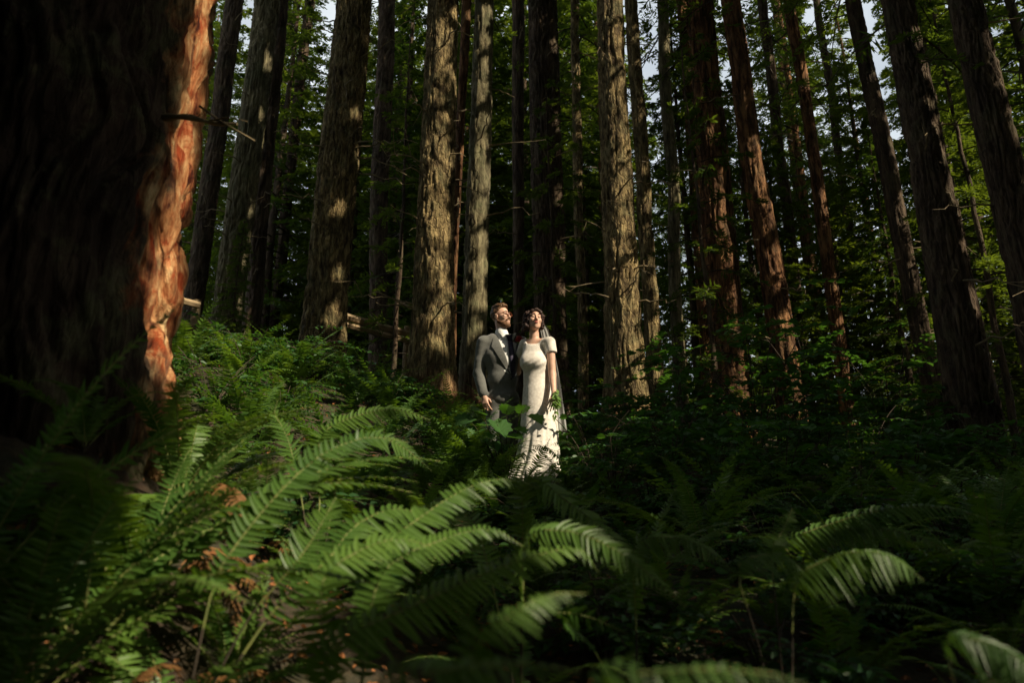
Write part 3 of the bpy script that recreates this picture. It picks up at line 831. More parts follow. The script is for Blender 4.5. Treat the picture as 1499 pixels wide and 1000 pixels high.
# ---------------------------------------------------------------- ferns
def frond_geo(G, P, up, halfw, npair, droop=0.25, fold=True, fwd=0.32, seed=0, start=0.10, stalk=0.004, wmul=1.0):
    """frond along centre line P (n x 3): stalk tube + tapering leaflets in pairs; returns number of stalk quads"""
    rg = np.random.default_rng(seed)
    n = len(P)
    T = unit(np.gradient(P, axis=0))
    B = unit(np.cross(T, up)); N = np.cross(B, T)
    V, Q = tube(P[:: max(1, n // 12)] if n > 14 else P, np.linspace(stalk, stalk * 0.25, len(P[:: max(1, n // 12)]) if n > 14 else n), 4)
    G.add(V, Q); nq = len(Q)
    L = np.linalg.norm(np.diff(P, axis=0), axis=1).sum()
    s = start + (1 - start) * (np.arange(npair) + 0.5) / npair
    ss = np.linspace(0, 1, n)
    f = lambda A, t: np.stack([np.interp(t, ss, A[:, k]) for k in range(3)], 1)
    pos = f(P, s); t_ = unit(f(T, s)); b_ = unit(f(B, s)); n_ = unit(f(N, s))
    x = (s - start) / (1 - start)
    prof = np.clip(np.minimum(0.55 + 1.9 * x, 1.0), 0, 1) * np.clip(1.04 - x ** 2.6, 0.03, 1)
    ln = halfw * prof * rg.uniform(.86, 1.1, npair) * np.where(rg.uniform(0, 1, npair) < .04, .45, 1)
    sp = L * (1 - start) / npair
    for sg in (-1, 1):
        l = ln * rg.uniform(.88, 1.08, npair) * np.where(rg.uniform(0, 1, npair) < .03, .25, 1)
        dirv = unit(b_ * sg + t_ * (fwd + 0.35 * x[:, None] ** 2) + n_ * rg.normal(0.02, .12, (npair, 1)) + t_ * rg.normal(0, .07, (npair, 1)))
        wv = unit(t_ - dirv * (t_ * dirv).sum(1, keepdims=True))
        tilt = rg.normal(0, .16, (npair, 1)) + 0.15 * sg
        wv = unit(wv + n_ * tilt)
        wd = np.minimum(sp * 0.42, l * 0.16)[:, None] * wmul
        st = [0.0, 0.12, 0.5, 0.82, 1.0]; wdt = [0.55, 1.0, 0.85, 0.5, 0.0]
        rows = []
        for a, c in zip(st, wdt):
            ctr = pos + dirv * (l * a)[:, None] + t_ * (l * 0.16 * a * a)[:, None] - np.array([0, 0, 1]) * (l * droop * a ** 1.8)[:, None]
            lift = n_ * wd * 0.35 * c if fold else 0
            if c > 0:
                rows.append(np.stack([ctr - wv * wd * c + lift, ctr, ctr + wv * wd * c + lift] if fold else [ctr - wv * wd * c, ctr + wv * wd * c], 1))
            else:
                tip = ctr
        k = 3 if fold else 2
        VV = np.concatenate(rows + [tip[:, None]], 1)       # npair x (4k+1) x 3
        m = VV.shape[1]
        q, t3 = [], []
        for r_ in range(3):
            for c in range(k - 1):
                a = r_ * k + c
                q.append([a, a + 1, a + 1 + k, a + k])
        for c in range(k - 1):
            t3.append([3 * k + c, 3 * k + c + 1, m - 1])
        off = (np.arange(npair) * m)[:, None, None]
        G.add(VV.reshape(-1, 3), (np.array(q)[None] + off).reshape(-1, 4), (np.array(t3)[None] + off).reshape(-1, 3))
    return nq
def arc(L, e0, e1, n=22, sway=0.0, az=0.0):
    s = np.linspace(0, 1, n)
    e = e0 + (e1 - e0) * s ** 1.15
    d = np.stack([np.cumsum(np.cos(e)), np.cumsum(np.sin(e))], 1) * (L / n)
    d -= d[0]
    P = np.stack([sway * s ** 2 * L, d[:, 0], d[:, 1]], 1)
    c, sn = math.cos(az), math.sin(az)
    return np.stack([P[:, 0] * c - P[:, 1] * sn, P[:, 0] * sn + P[:, 1] * c, P[:, 2]], 1)
def arc_up(P):
    T = unit(np.gradient(P, axis=0))
    h = unit(P[-1] - P[0]); h = np.array([h[0], h[1], 0])
    side = unit(np.cross(unit(h), [0, 0, 1.0]))
    return unit(np.cross(np.broadcast_to(side, T.shape), T))
def frond_mesh(L, e0, e1, hw, npair, seed, sway=0.0, droop=0.25, fold=True, mats=None, name='frond'):
    G = Geo()
    P = arc(L, e0, e1, 24, sway)
    nq = frond_geo(G, P, arc_up(P), hw, npair, droop, fold, seed=seed, start=0.14)
    return finish_frond(G, nq, name, mats)
def finish_frond(G, nq, name='frond', mats=None, frac=.14):
    V, F = G.arrays()
    idx = np.ones(sum(len(f) for f in F), int); idx[:nq] = 0
    idx[:int(nq // 4 * frac * .9) * 4] = 2                  # brown scaly foot of the stalk
    return mesh_data(name, V, F, ((mats or [M['rachis'], M['fern']]) + [M['branch']], idx), False)
rf = np.random.default_rng(21)
NEAR = [frond_mesh(rf.uniform(.85, 1.15), R(rf.uniform(58, 82)), R(rf.uniform(-45, -5)), rf.uniform(.065, .09), 46, 300 + i, rf.uniform(-.25, .25), rf.uniform(.1, .4)) for i in range(9)]
YOUNG = [frond_mesh(rf.uniform(.7, .95), R(rf.uniform(74, 88)), R(rf.uniform(20, 50)), rf.uniform(.07, .09), 36, 330 + i, rf.uniform(-.1, .1), 0.15) for i in range(3)]
DRY = [frond_mesh(.8, R(30), R(-75), .07, 30, 340 + i, .2, .6, mats=[M['brown_fern'], M['brown_fern']]) for i in range(2)]
def fern_mesh(seed, nfr, npair=24):
    r = np.random.default_rng(seed)
    G = Geo(); idx = []
    for i in range(nfr):
        inner = i % 4 == 0
        L = r.uniform(.8, 1.15)
        P = arc(L, R(r.uniform(60, 84)), R(r.uniform(10, 40) if inner else r.uniform(-45, 0)), 14, r.uniform(-.25, .25), i * 2.399 + r.uniform(-.3, .3))
        s0 = sum(len(q) for q in G.Q)
        frond_geo(G, P, arc_up(P), r.uniform(.075, .105), npair, r.uniform(.1, .4), False, seed=seed * 40 + i, wmul=1.1)
    return G
def far_fern(seed, nfr, npair=24):
    G = fern_mesh(seed, nfr, npair)
    V, F = G.arrays()
    return mesh_data('sword_fern', V, F, M['fern'])
FARF = [far_fern(50 + i, 13 + i % 4) for i in range(7)]
FERNS = []
def near_fern(x, y, s, label, group=None, nfr=13, z=None, seed=None):
    r = np.random.default_rng(int(abs(x) * 1000 + y * 777) if seed is None else seed)
    o = empty('sword_fern', (x, y, float(ground_h(x, y)) if z is None else z), label, 'fern', group)
    o.rotation_euler = (r.uniform(-.1, .1), r.uniform(-.1, .1), r.uniform(0, 6.28))
    o.scale = (s, s, s)
    for i in range(nfr):
        me = YOUNG[r.integers(3)] if i % 5 == 0 else NEAR[r.integers(9)]
        f = link('frond', me, o)
        f.rotation_euler = (r.uniform(-.12, .12), r.uniform(-.15, .15), i * 2.399 + r.uniform(-.3, .3))
        k = r.uniform(.75, 1.1); f.scale = (k, k, k)
    for _ in range(int(r.integers(0, 3))):
        f = link('dead_frond', DRY[r.integers(2)], o)
        f.rotation_euler = (0, 0, r.uniform(0, 6))
    return o
# hand-placed ferns: the fronds the photograph shows clearly in the foreground
def hero_fern(base, label, fronds, extra=0, seed=0, scale=0.8):
    """base world xy; fronds: list of (points [(px,py,Y)...], half width, pairs, droop)"""
    z = float(ground_h(*base))
    B = np.array([base[0], base[1], z])
    o = empty('sword_fern', B, label, 'fern')
    for k, (pts, hw, npair, droop, st) in enumerate(fronds):
        P = np.array([at(*p) for p in pts])
        first = P[0]
        low = B + [0, 0, 0.03]
        mid = low * 0.45 + first * 0.55 + [0, 0, 0.06]
        full = spline(np.concatenate([[low, mid], P]) if st else np.concatenate([[low, mid], P]), 46)
        dist0 = np.linalg.norm(full - first, axis=1).argmin() / 45.0
        G = Geo()
        T = unit(np.gradient(full, axis=0))
        Hh = full[-1] - full[0]
        side = unit(np.cross(unit(np.array([Hh[0], Hh[1], 0.0]) + 1e-6), [0, 0, 1.0]))
        up = unit(unit(np.cross(np.broadcast_to(side, T.shape), T)) * .45 + unit(np.array([0, 0, CAMZ]) - full) * (.9 if st == 2 else .45) + [.1, 0, 0])
        s0 = max(0.1, dist0 * (0.97 if st == 3 else 0.92 if st == 2 else 0.62))
        nq = frond_geo(G, full - B, up, hw, npair, droop, True, seed=seed * 10 + k, start=s0, stalk=0.0042)
        link('frond', finish_frond(G, nq, frac=s0), o)
    r = np.random.default_rng(900 + seed)
    for i in range(extra):
        f = link('frond', NEAR[r.integers(9)], o)
        f.rotation_euler = (r.uniform(-.12, .12), 0, i * 2.399 + r.uniform(-.3, .3) + seed)
        k = scale * r.uniform(.7, 1.05); f.scale = (k, k, k)
    return o
def bxy(px, Y): return ((px - 749.5) / FPX * Y * 0.97, Y)
hero_fern(bxy(300, 2.0), 'sunlit sword fern with one long bright frond arching up from the lower left', [
    ([(318, 842, 1.95), (348, 795, 1.97), (390, 742, 2.0), (435, 695, 2.05), (478, 662, 2.1), (540, 640, 2.2), (598, 648, 2.28)], .068, 44, .12, 2),
    ([(420, 840, 2.0), (448, 805, 2.02), (472, 765, 2.05), (492, 728, 2.1)], .085, 26, .1, 2),
    ([(480, 820, 2.1), (520, 770, 2.2), (580, 745, 2.3), (640, 760, 2.35)], .09, 34, .3, True)], 5, 1, 0.7)
hero_fern(bxy(520, 1.75), 'sword fern low in the middle foreground with long fronds sweeping towards the couple', [
    ([(480, 955, 1.6), (600, 890, 1.68), (700, 845, 1.75), (790, 812, 1.85), (850, 805, 1.92), (876, 838, 1.98)], .08, 54, .35, True),
    ([(560, 810, 2.0), (620, 755, 2.1), (690, 712, 2.25), (745, 702, 2.4), (790, 715, 2.5)], .08, 48, .3, True),
    ([(560, 840, 1.9), (650, 790, 2.0), (720, 775, 2.1), (765, 800, 2.15)], .07, 44, .35, True),
    ([(470, 860, 1.8), (520, 810, 1.85), (580, 790, 1.9), (630, 800, 1.95)], .08, 34, .3, True)], 2, 2, 0.6)
hero_fern(bxy(660, 1.15), 'blurred pale-tipped sword fern very close below the couple', [
    ([(690, 955, 1.2), (745, 905, 1.22), (800, 872, 1.28), (858, 870, 1.34)], .06, 36, .5, True),
    ([(560, 1020, 0.95), (660, 985, 0.95), (760, 972, 0.98), (850, 985, 1.0)], .07, 36, .55, True)], 0, 3)
hero_fern(bxy(760, 2.5), 'shaded sword fern whose fronds arch down to the lower right of the bride', [
    ([(770, 700, 2.55), (830, 735, 2.5), (900, 790, 2.42), (955, 850, 2.35)], .095, 50, .3, True),
    ([(770, 790, 2.2), (830, 778, 2.15), (900, 805, 2.1), (960, 850, 2.05), (1005, 890, 2.0)], .08, 48, .3, True),
    ([(690, 760, 2.6), (640, 740, 2.65), (600, 750, 2.7)], .09, 34, .3, True)], 3, 4, 0.7)
hero_fern(bxy(920, 2.4), 'dark sword fern in the centre right foreground with low drooping fronds', [
    ([(930, 800, 2.4), (985, 788, 2.35), (1035, 805, 2.3), (1075, 840, 2.25)], .08, 44, .5, True),
    ([(815, 900, 2.1), (865, 905, 2.1), (920, 930, 2.1)], .06, 30, .2, True)], 4, 5, 0.6)
hero_fern(bxy(1120, 2.1), 'sword fern with a lit arching frond like a wing in the right foreground', [
    ([(1165, 855, 2.0), (1205, 822, 1.98), (1255, 808, 1.95), (1305, 815, 1.92), (1352, 850, 1.9)], .075, 40, 1.0, 3),
    ([(1080, 840, 2.15), (1105, 815, 2.2), (1150, 815, 2.25), (1180, 840, 2.3)], .07, 34, .6, 3),
    ([(1130, 810, 2.3), (1145, 780, 2.4), (1160, 745, 2.5)], .06, 28, .1, 3)], 0, 6, 0.5)
hero_fern(bxy(1390, 1.45), 'close blurred sword fern frond drooping into the bottom corner beyond the lit wing frond', [
    ([(1385, 945, 1.4), (1430, 938, 1.38), (1480, 958, 1.34), (1530, 1000, 1.3)], .06, 36, .8, 3)], 0, 7)
hero_fern(bxy(1000, .92), 'very close blurred sword fern at the bottom edge of the picture', [
    ([(880, 1012, .86), (960, 990, .86), (1060, 980, .86), (1150, 992, .86), (1220, 1020, .86)], .045, 40, .6, True)], 0, 8)
hero_fern(bxy(1230, 2.9), 'dark sword fern with long level fronds in front of the shrubs at the lower right', [
    ([(1150, 800, 2.8), (1210, 770, 2.75), (1280, 750, 2.7), (1350, 742, 2.7), (1420, 752, 2.65), (1470, 775, 2.6)], .085, 50, .5, True),
    ([(1180, 790, 2.8), (1260, 775, 2.7), (1340, 785, 2.6), (1400, 815, 2.5)], .09, 40, .5, True)], 3, 9, 0.7)
hero_fern(bxy(470, 3.0), 'sword fern with arching fronds above the bright sunlit frond', [
    ([(505, 665, 2.9), (545, 640, 2.95), (590, 655, 3.0), (632, 690, 3.0)], .09, 36, .3, True),
    ([(470, 640, 3.0), (520, 610, 3.05), (580, 600, 3.1), (630, 615, 3.15)], .085, 44, .3, True),
    ([(420, 640, 2.9), (400, 600, 2.9), (420, 570, 2.9)], .09, 34, .2, True)], 5, 10, 0.7)
hero_fern(bxy(805, 6.55), "dark sword fern whose fronds cross the hem of the bride's dress", [
    ([(772, 706, 6.5), (783, 684, 6.42), (796, 660, 6.36), (806, 640, 6.32)], .085, 26, .3, 3),
    ([(828, 695, 6.5), (818, 672, 6.4), (800, 656, 6.32), (768, 652, 6.25)], .075, 28, .4, 3),
    ([(850, 690, 6.5), (846, 660, 6.4), (828, 646, 6.35), (806, 652, 6.3)], .075, 26, .4, 3),
    ([(742, 704, 6.5), (748, 682, 6.4), (760, 668, 6.35), (776, 672, 6.3)], .075, 24, .4, 3),
    ([(790, 710, 6.5), (800, 690, 6.3), (820, 676, 6.2), (842, 680, 6.15)], .075, 24, .4, 3)], 3, 12, .5)
hero_fern(bxy(695, 6.5), "sword fern with raised fronds hiding the groom's legs", [
    ([(684, 690, 6.5), (680, 640, 6.42), (692, 606, 6.36), (718, 598, 6.3)], .085, 30, .4, 3),
    ([(708, 690, 6.5), (712, 650, 6.42), (728, 626, 6.36), (752, 628, 6.3)], .085, 28, .4, 3),
    ([(700, 700, 6.5), (692, 665, 6.4), (668, 640, 6.35), (640, 640, 6.3)], .085, 28, .4, 3),
    ([(716, 700, 6.5), (726, 668, 6.4), (744, 652, 6.35), (764, 660, 6.3)], .08, 26, .4, 3),
    ([(690, 700, 6.5), (700, 660, 6.35), (708, 640, 6.25), (722, 646, 6.15)], .08, 26, .4, 3)], 4, 13, .75)
def dry_fern(px, Y, s, n, label):
    x, y = bxy(px, Y)
    o = empty('dry_fern', (x, y, float(ground_h(x, y))), label, 'fern')
    r = np.random.default_rng(int(px)); o.scale = (s, s, s)
    for i in range(n):
        f = link('dead_frond', DRY[i % 2], o); f.rotation_euler = (r.uniform(-.3, .3), r.uniform(-.3, .3), i * 2.399); k = r.uniform(.6, 1.1); f.scale = (k, k, k)
dry_fern(262, 2.55, .8, 9, 'withered orange brown fern low in the dark at the lower left')
dry_fern(300, 2.25, .8, 8, 'withered rusty fern nearest the bottom edge at the lower left')
dry_fern(622, 2.5, .85, 9, 'withered rusty fern in a spot of sun at the bottom centre')
hero_bases = [bxy(*a) for a in ((300, 2.0), (520, 1.75), (660, 1.15), (760, 2.5), (920, 2.4), (1120, 2.1), (1390, 1.45), (1000, .92), (1230, 2.9), (470, 3.0), (262, 2.55), (622, 2.5), (300, 2.25))]
# all the other ferns
pts = list(hero_bases)
def ok_fern(x, y, s):
    if (x - HERO_F0[0]) ** 2 + (y - HERO_F0[1]) ** 2 < 0.70 ** 2: return False
    if y < 1.5: return False
    for q in ((262, 2.55), (622, 2.5), (300, 2.25)):
        a_, b_ = bxy(*q)
        if (x - a_) ** 2 + (y - b_) ** 2 < .33 ** 2: return False
    for F0, P1, r0 in TR:
        if (x - F0[0]) ** 2 + (y - F0[1]) ** 2 < (r0 + .2) ** 2: return False
    if (x - 0.15) ** 2 + (y - 7.05) ** 2 < 0.5 ** 2: return False
    top = pix([x, y, float(ground_h(x, y)) + 0.72 * s])[0]
    hw = 0.7 * s / top[2] * FPX
    if top[0] + hw * .7 > 690 and top[0] - hw * .7 < 835 and y < 7 and top[1] < 682: return False
    if y < 7 and top[1] < (478 if top[0] < 480 else 530 if top[0] < 640 else 590): return False
    return True
ZN = []
tries = 0
while tries < 14000:
    tries += 1
    y = 1.5 + 13.0 * rf.uniform() ** 0.75
    x = rf.uniform(-0.92, 0.92) * (y + .6)
    s = rf.uniform(.6, 1.05) * (1.0 if y < 9 else .85) * (.74 if y < 3 else .9 if y < 4.5 else 1)
    if x > 0.5 and y > 6: s *= .8
    if any((x - a) ** 2 + (y - b_) ** 2 < (0.43 if y < 4 else 0.50 if y < 6 else 0.64) ** 2 for a, b_ in pts): continue
    if not ok_fern(x, y, s):
        s *= 0.62
        if not ok_fern(x, y, s): continue
    pts.append((x, y)); ZN.append((x, y, s))
print('ferns', len(ZN))
for (px, Y, s) in [(690, 6.5, .9), (668, 6.7, .95), (716, 6.3, .85), (735, 5.9, .62), (838, 6.5, .62), (862, 6.3, .6), (812, 6.2, .42), (770, 5.9, .56), (700, 5.6, .6), (650, 6.2, .7), (800, 5.4, .5), (640, 7.1, .8), (755, 6.3, .40), (792, 6.3, .42), (818, 6.35, .5), (675, 5.9, .6), (725, 6.6, .5), (705, 6.5, .6), (825, 5.7, .55), (790, 5.9, .36), (850, 5.6, .6), (735, 5.3, .5)]:
    x = (px - 749.5) / FPX * Y * .98
    ZN.append((x, Y, s))
for (px, Y, s) in [(60, 1.9, 1.25), (150, 2.1, 1.2), (225, 2.3, 1.1), (-40, 2.0, 1.3), (110, 1.5, .95), (180, 1.7, .8), (20, 1.45, .9), (262, 2.9, 1.0), (285, 3.6, .95), (360, 2.3, .6), (420, 1.5, .5)]:
    ZN.append(((px - 749.5) / FPX * Y * .98, Y, s))
def zone(x, y):
    px = 749.5 + FPX * x / y
    if y < 3.4:
        if px < 250: return 'sword fern in the dark around the foot of the huge red trunk', 'ferns around the huge red trunk'
        if px < 800: return 'sword fern in the foreground thicket below the couple', 'ferns in the near thicket below the couple'
        return 'dark sword fern in the shaded right foreground', 'ferns in the shaded right foreground'
    if px < 640: return 'sword fern on the bank between the huge red trunk and the groom', 'ferns on the bank beside the groom'
    if y < 7.2 and px < 860: return 'low sword fern in front of the couple', 'low ferns in front of the couple'
    if px < 860: return 'sword fern behind the couple at the feet of the firs', 'ferns behind the couple'
    return 'sword fern among the shrubs to the right of the bride', 'ferns among the shrubs beside the bride'
ZN.sort(key=lambda t: -t[2] / max(t[1], 1.5))
REST = ZN[282:]; ZN = ZN[:282]
G = Geo()
for (x, y, s) in REST:
    me = FARF[rf.integers(7)]
    co = np.empty(len(me.vertices) * 3, np.float32); me.vertices.foreach_get('co', co); co = co.reshape(-1, 3)
    a = rf.uniform(0, 6.28)
    c2 = np.stack([co[:, 0] * math.cos(a) - co[:, 1] * math.sin(a), co[:, 0] * math.sin(a) + co[:, 1] * math.cos(a), co[:, 2]], 1) * s + [x, y, float(ground_h(x, y))]
    q4 = [tuple(p.vertices) for p in me.polygons if len(p.vertices) == 4]; t3 = [tuple(p.vertices) for p in me.polygons if len(p.vertices) == 3]
    G.add(c2, np.array(q4), np.array(t3))
tag(G.build('fern_cover', M['fern']), 'small sword ferns filling the far parts of the slope', kind='stuff')
for (x, y, s) in ZN:
    lab, grp = zone(x, y)
    if y < 4.6:
        near_fern(x, y, s, lab, grp, nfr=int(rf.integers(10, 15)))
    else:
        o = link('sword_fern', FARF[rf.integers(7)], None, (x, y, float(ground_h(x, y))))
        o.rotation_euler = (rf.uniform(-.12, .12), rf.uniform(-.12, .12), rf.uniform(0, 6.28)); o.scale = (s, s, s)
        tag(o, lab, 'fern', grp)

# ---------------------------------------------------------------- leafy shrubs
def leaf_outline(kind):
    if kind == 'maple':      # lobed
        a = np.radians([-90, -60, -38, -25, -5, 12, 30, 45, 62, 78, 90, 102, 118, 135, 150, 168, 185, 205, 218, 240])
        r = np.array([.25, .55, .42, .75, .5, .85, .6, .95, .62, .8, 1.05, .8, .62, .95, .6, .85, .5, .75, .42, .55]) * .34 + .21
        return np.stack([np.cos(a) * r, np.sin(a) * r + .25], 1)
    t = np.linspace(0, 1, 6)
    w = .30 * np.sin(np.pi * t ** .8) * (1 - .25 * t)
    return np.concatenate([np.stack([w[:-1], t[:-1]], 1), [[0, 1.0]], np.stack([-w[1:-1], t[1:-1]], 1)[::-1]])
def add_leaves(G, pos, dirv, nrm, size, outline):
    """fan of triangles round the outline, a little folded along the midrib"""
    k = len(outline)
    side = unit(np.cross(dirv, nrm)); up = np.cross(side, dirv)
    c = pos + dirv * (size * .4)[:, None] - up * (size * .05)[:, None]
    V = pos[:, None] + side[:, None] * (outline[None, :, 0:1] * size[:, None, None]) + dirv[:, None] * (outline[None, :, 1:2] * size[:, None, None]) \
        + up[:, None] * (np.abs(outline[None, :, 0:1]) * size[:, None, None] * .3 - (outline[None, :, 1:2] ** 2) * size[:, None, None] * .15)
    V = np.concatenate([c[:, None], V], 1)
    i = np.arange(k)
    T = np.stack([np.zeros(k, int), i + 1, (i + 1) % k + 1], 1)
    off = (np.arange(len(pos)) * (k + 1))[:, None, None]
    G.add(V.reshape(-1, 3), T=(T[None] + off).reshape(-1, 3))
def shrub_mesh(seed, H, spread, nst, leaf, lsize, kind, nlv, flat=.25):
    r = np.random.default_rng(seed)
    G = Geo(); L = Geo()
    for i in range(nst):
        az = r.uniform(0, 6.28); ln = H * r.uniform(.65, 1.05)
        hz = np.array([math.cos(az), math.sin(az), 0])
        s = np.linspace(0, 1, 8)
        P = hz * (spread * r.uniform(.2, .7) * s ** 1.6)[:, None]; P[:, 2] = ln * (s - .12 * s ** 3)
        V, Q = tube(P, np.linspace(.009, .004, 8), 4); G.add(V, Q)
        for j in range(r.integers(4, 7)):
            t = r.uniform(.35, 1)
            b0 = np.array([np.interp(t, s, P[:, k]) for k in range(3)])
            a2 = az + r.uniform(-2.2, 2.2)
            h2 = np.array([math.cos(a2), math.sin(a2), 0])
            bl = spread * r.uniform(.35, .8)
            u = np.linspace(0, 1, 5)
            B = b0 + h2 * (u * bl)[:, None]; B[:, 2] += bl * (.18 * u - .25 * u ** 2)
            V, Q = tube(B, np.linspace(.004, .002, 5), 3); G.add(V, Q)
            uu = np.linspace(.2, 1, nlv)
            pb = np.stack([np.interp(uu, u, B[:, k]) for k in range(3)], 1)
            sg = np.where(np.arange(nlv) % 2, 1, -1)[:, None]
            sd = np.cross(h2, [0, 0, 1.0])
            dv = unit(h2 * .55 + sd * sg * .8 + r.normal(0, .2, (nlv, 3)) + [0, 0, -.1])
            add_leaves(L, pb, dv, unit(np.array([0, 0, 1.0]) + r.normal(0, flat, (nlv, 3))), lsize * r.uniform(.65, 1.2, nlv), leaf_outline(kind))
    nq = sum(len(q) for q in G.Q)
    V1, F1 = G.arrays(); V2, F2 = L.arrays()
    return mesh_data('shrub', np.concatenate([V1, V2]), [F1[0], F2[0] + len(V1)], ([M['branch'], leaf], np.concatenate([np.zeros(nq, int), np.ones(len(F2[0]), int)])))
SHR = [shrub_mesh(70 + i, 1.25, 1.0, 7, M['maple'], .13, 'maple', 8) for i in range(3)] + [shrub_mesh(75 + i, 1.0, .8, 9, M['maple'], .085, 'oval', 12, .4) for i in range(3)]
TALLS = [shrub_mesh(80 + i, 2.6, 1.7, 5, M['maple'], .11, 'maple', 13, .15) for i in range(2)]
LOWL = [shrub_mesh(85 + i, .5, .5, 9, M['maple'], .055, 'oval', 10, .5) for i in range(3)]
rs = np.random.default_rng(4)
def shrub(px, Y, me, s, label, group=None, nm='shrub'):
    x = (px - 749.5) / FPX * Y * .98
    if any((x - bxy(*q)[0]) ** 2 + (Y - q[1]) ** 2 < .6 ** 2 for q in ((262, 2.55), (622, 2.5), (300, 2.25), (250, 2.0))): return None
    o = link(nm, me, None, (x, Y, float(ground_h(x, Y)) - .03))
    o.rotation_euler = (0, 0, rs.uniform(0, 6.28)); o.scale = (s, s, s)
    return tag(o, label, 'shrub', group)
for (px, Y, s) in [(870, 6.9, .85), (900, 6.2, .75), (940, 7.6, .9), (985, 6.6, .8), (1030, 8.4, 1), (1090, 7.4, .9), (1150, 8.8, 1), (1210, 7.6, .9), (1280, 8.6, 1), (1340, 7.4, .85), (1420, 8.4, 1),
                   (1480, 7.4, .9), (1050, 6.0, .7), (1150, 6.2, .7), (1260, 6.3, .7), (850, 8.6, .9), (930, 9.2, 1), (1000, 10, 1), (1110, 10.2, 1.05), (1200, 10.4, 1.1), (1320, 9.9, 1.1), (1400, 10, 1)]:
    shrub(px, Y, SHR[rs.integers(6)], s, 'broad-leaved shrub in the dark thicket to the right of the bride', 'shrubs in the thicket beside the bride')
for (px, Y, s, lab) in [(1010, 9.4, 1.0, 'tall vine maple spreading level layers of leaves before the slim dim trunks'),
                        (1120, 9.2, 1.05, 'tall vine maple with layered leaves in front of the copper-streaked redwood'),
                        (1215, 10.2, 1.0, 'tall vine maple with a pale forked stem near the slender orange-dotted trunk'),
                        (1330, 10.6, 0.9, 'tall vine maple near the long dark leaning trunk')]:
    shrub(px, Y, TALLS[rs.integers(2)], s, lab, None, 'vine_maple')
for (px, Y, s) in [(290, 6.0, .8), (340, 7.4, .7), (400, 6.2, .6), (560, 8.2, .7), (620, 7.0, .6)]:
    shrub(px, Y, SHR[3 + rs.integers(3)], s, 'leafy shrub among the ferns on the bank beside the huge red trunk', 'shrubs on the bank')
for k in range(16):
    px, Y = rs.uniform(330, 480), rs.uniform(2.2, 3.0)
    shrub(px, Y, LOWL[rs.integers(3)], rs.uniform(.6, 1.1), 'small-leaved undergrowth plant among the ferns at the lower left', 'small-leaved plants at the lower left', 'undergrowth_plant')
for k in range(40):
    px, Y = rs.uniform(430, 1499), rs.uniform(2.5, 6)
    shrub(px, Y, LOWL[rs.integers(3)], rs.uniform(.6, 1.0), 'small-leaved undergrowth plant hidden low among the ferns', 'small-leaved plants among the ferns', 'undergrowth_plant')
for (px, Y) in [(330, 8.6), (400, 9.2), (450, 8.6), (520, 9.4), (570, 9), (300, 9.4), (370, 10.2), (480, 9.9)]:
    for q in range(2):
        shrub(px + rs.uniform(-25, 25), Y, LOWL[rs.integers(3)], rs.uniform(.9, 1.4), 'leafy ground plant in dappled light near the red-footed fir', 'ground plants near the red-footed fir', 'undergrowth_plant')

# leaves in front of the couple: a thimbleberry with broad leaves
G = Geo(); Ls = Geo()
tx, ty = bxy(740, 6.35)
tb = np.array([tx, ty, float(ground_h(tx, ty))])
for (px, py, Y, sz, dx, dz) in [(684, 615, 6.35, .20, -.7, -.2), (702, 604, 6.4, .17, -.5, .25), (728, 622, 6.3, .23, .5, -.55), (765, 600, 6.45, .15, .2, .4), (780, 612, 6.4, .19, .6, -.3), (712, 640, 6.3, .16, -.6, -.3), (750, 640, 6.3, .18, .8, 0), (742, 600, 6.4, .15, .1, .4), (760, 630, 6.35, .15, .8, -.2), (695, 632, 6.4, .17, -.3, -.3), (722, 652, 6.35, .16, .3, -.3), (706, 622, 6.45, .15, .7, .1), (740, 660, 6.4, .15, .6, -.2), (690, 655, 6.4, .16, -.6, -.3)]:
    p = at(px, py, Y) - tb
    s = np.linspace(0, 1, 6)[:, None]
    st = p * s + np.array([0, 0, .12]) * np.sin(s * 3.1)
    V, Q = tube(st, np.linspace(.005, .002, 6), 4); G.add(V, Q)
    dv = unit(np.array([[dx, -.5, dz - .1]]))
    add_leaves(Ls, p[None] - dv * .05, dv, unit(np.array([[.2, -.45, .85]])), np.array([sz * 1.15]), leaf_outline('maple'))
V1, F1 = G.arrays(); V2, F2 = Ls.arrays()
nq = len(F1[0])
o = link('thimbleberry', mesh_data('thimbleberry', np.concatenate([V1, V2]), [F1[0], F2[0] + len(V1)], ([M['branch'], M['maple']], np.concatenate([np.zeros(nq, int), np.ones(len(F2[0]), int)]))), None, tb)
tag(o, 'broad-leaved thimbleberry plant growing right in front of the couple', 'shrub')

# fallen leaves and needles
rl = np.random.default_rng(8)
n = 7000
px = rl.uniform(-100, 1600, n); Yv = 1.0 + 8 * rl.uniform(0, 1, n) ** 1.6
x = (px - 749.5) / FPX * Yv
far_ = (x - HERO_F0[0]) ** 2 + (Yv - HERO_F0[1]) ** 2 > 1.0
x, Yv = x[far_], Yv[far_]; n = len(x)
pos = np.stack([x, Yv, ground_h(x, Yv) + rl.uniform(.012, .06, n)], 1)
G = Geo()
add_leaves(G, pos, unit(rl.normal(0, 1, (n, 3)) * [1, 1, .25]), unit(np.array([0, 0, 1.0]) + rl.normal(0, .45, (n, 3))), rl.uniform(.02, .05, n), leaf_outline('oval'))
M['litter'] = plain_mat('dead_leaves', (0.34, 0.13, 0.045), (0.16, 0.075, 0.03), 7, 0.8)
tag(G.build('fallen_leaves', M['litter']), 'orange brown fallen leaves on the soil under the ferns', kind='stuff')

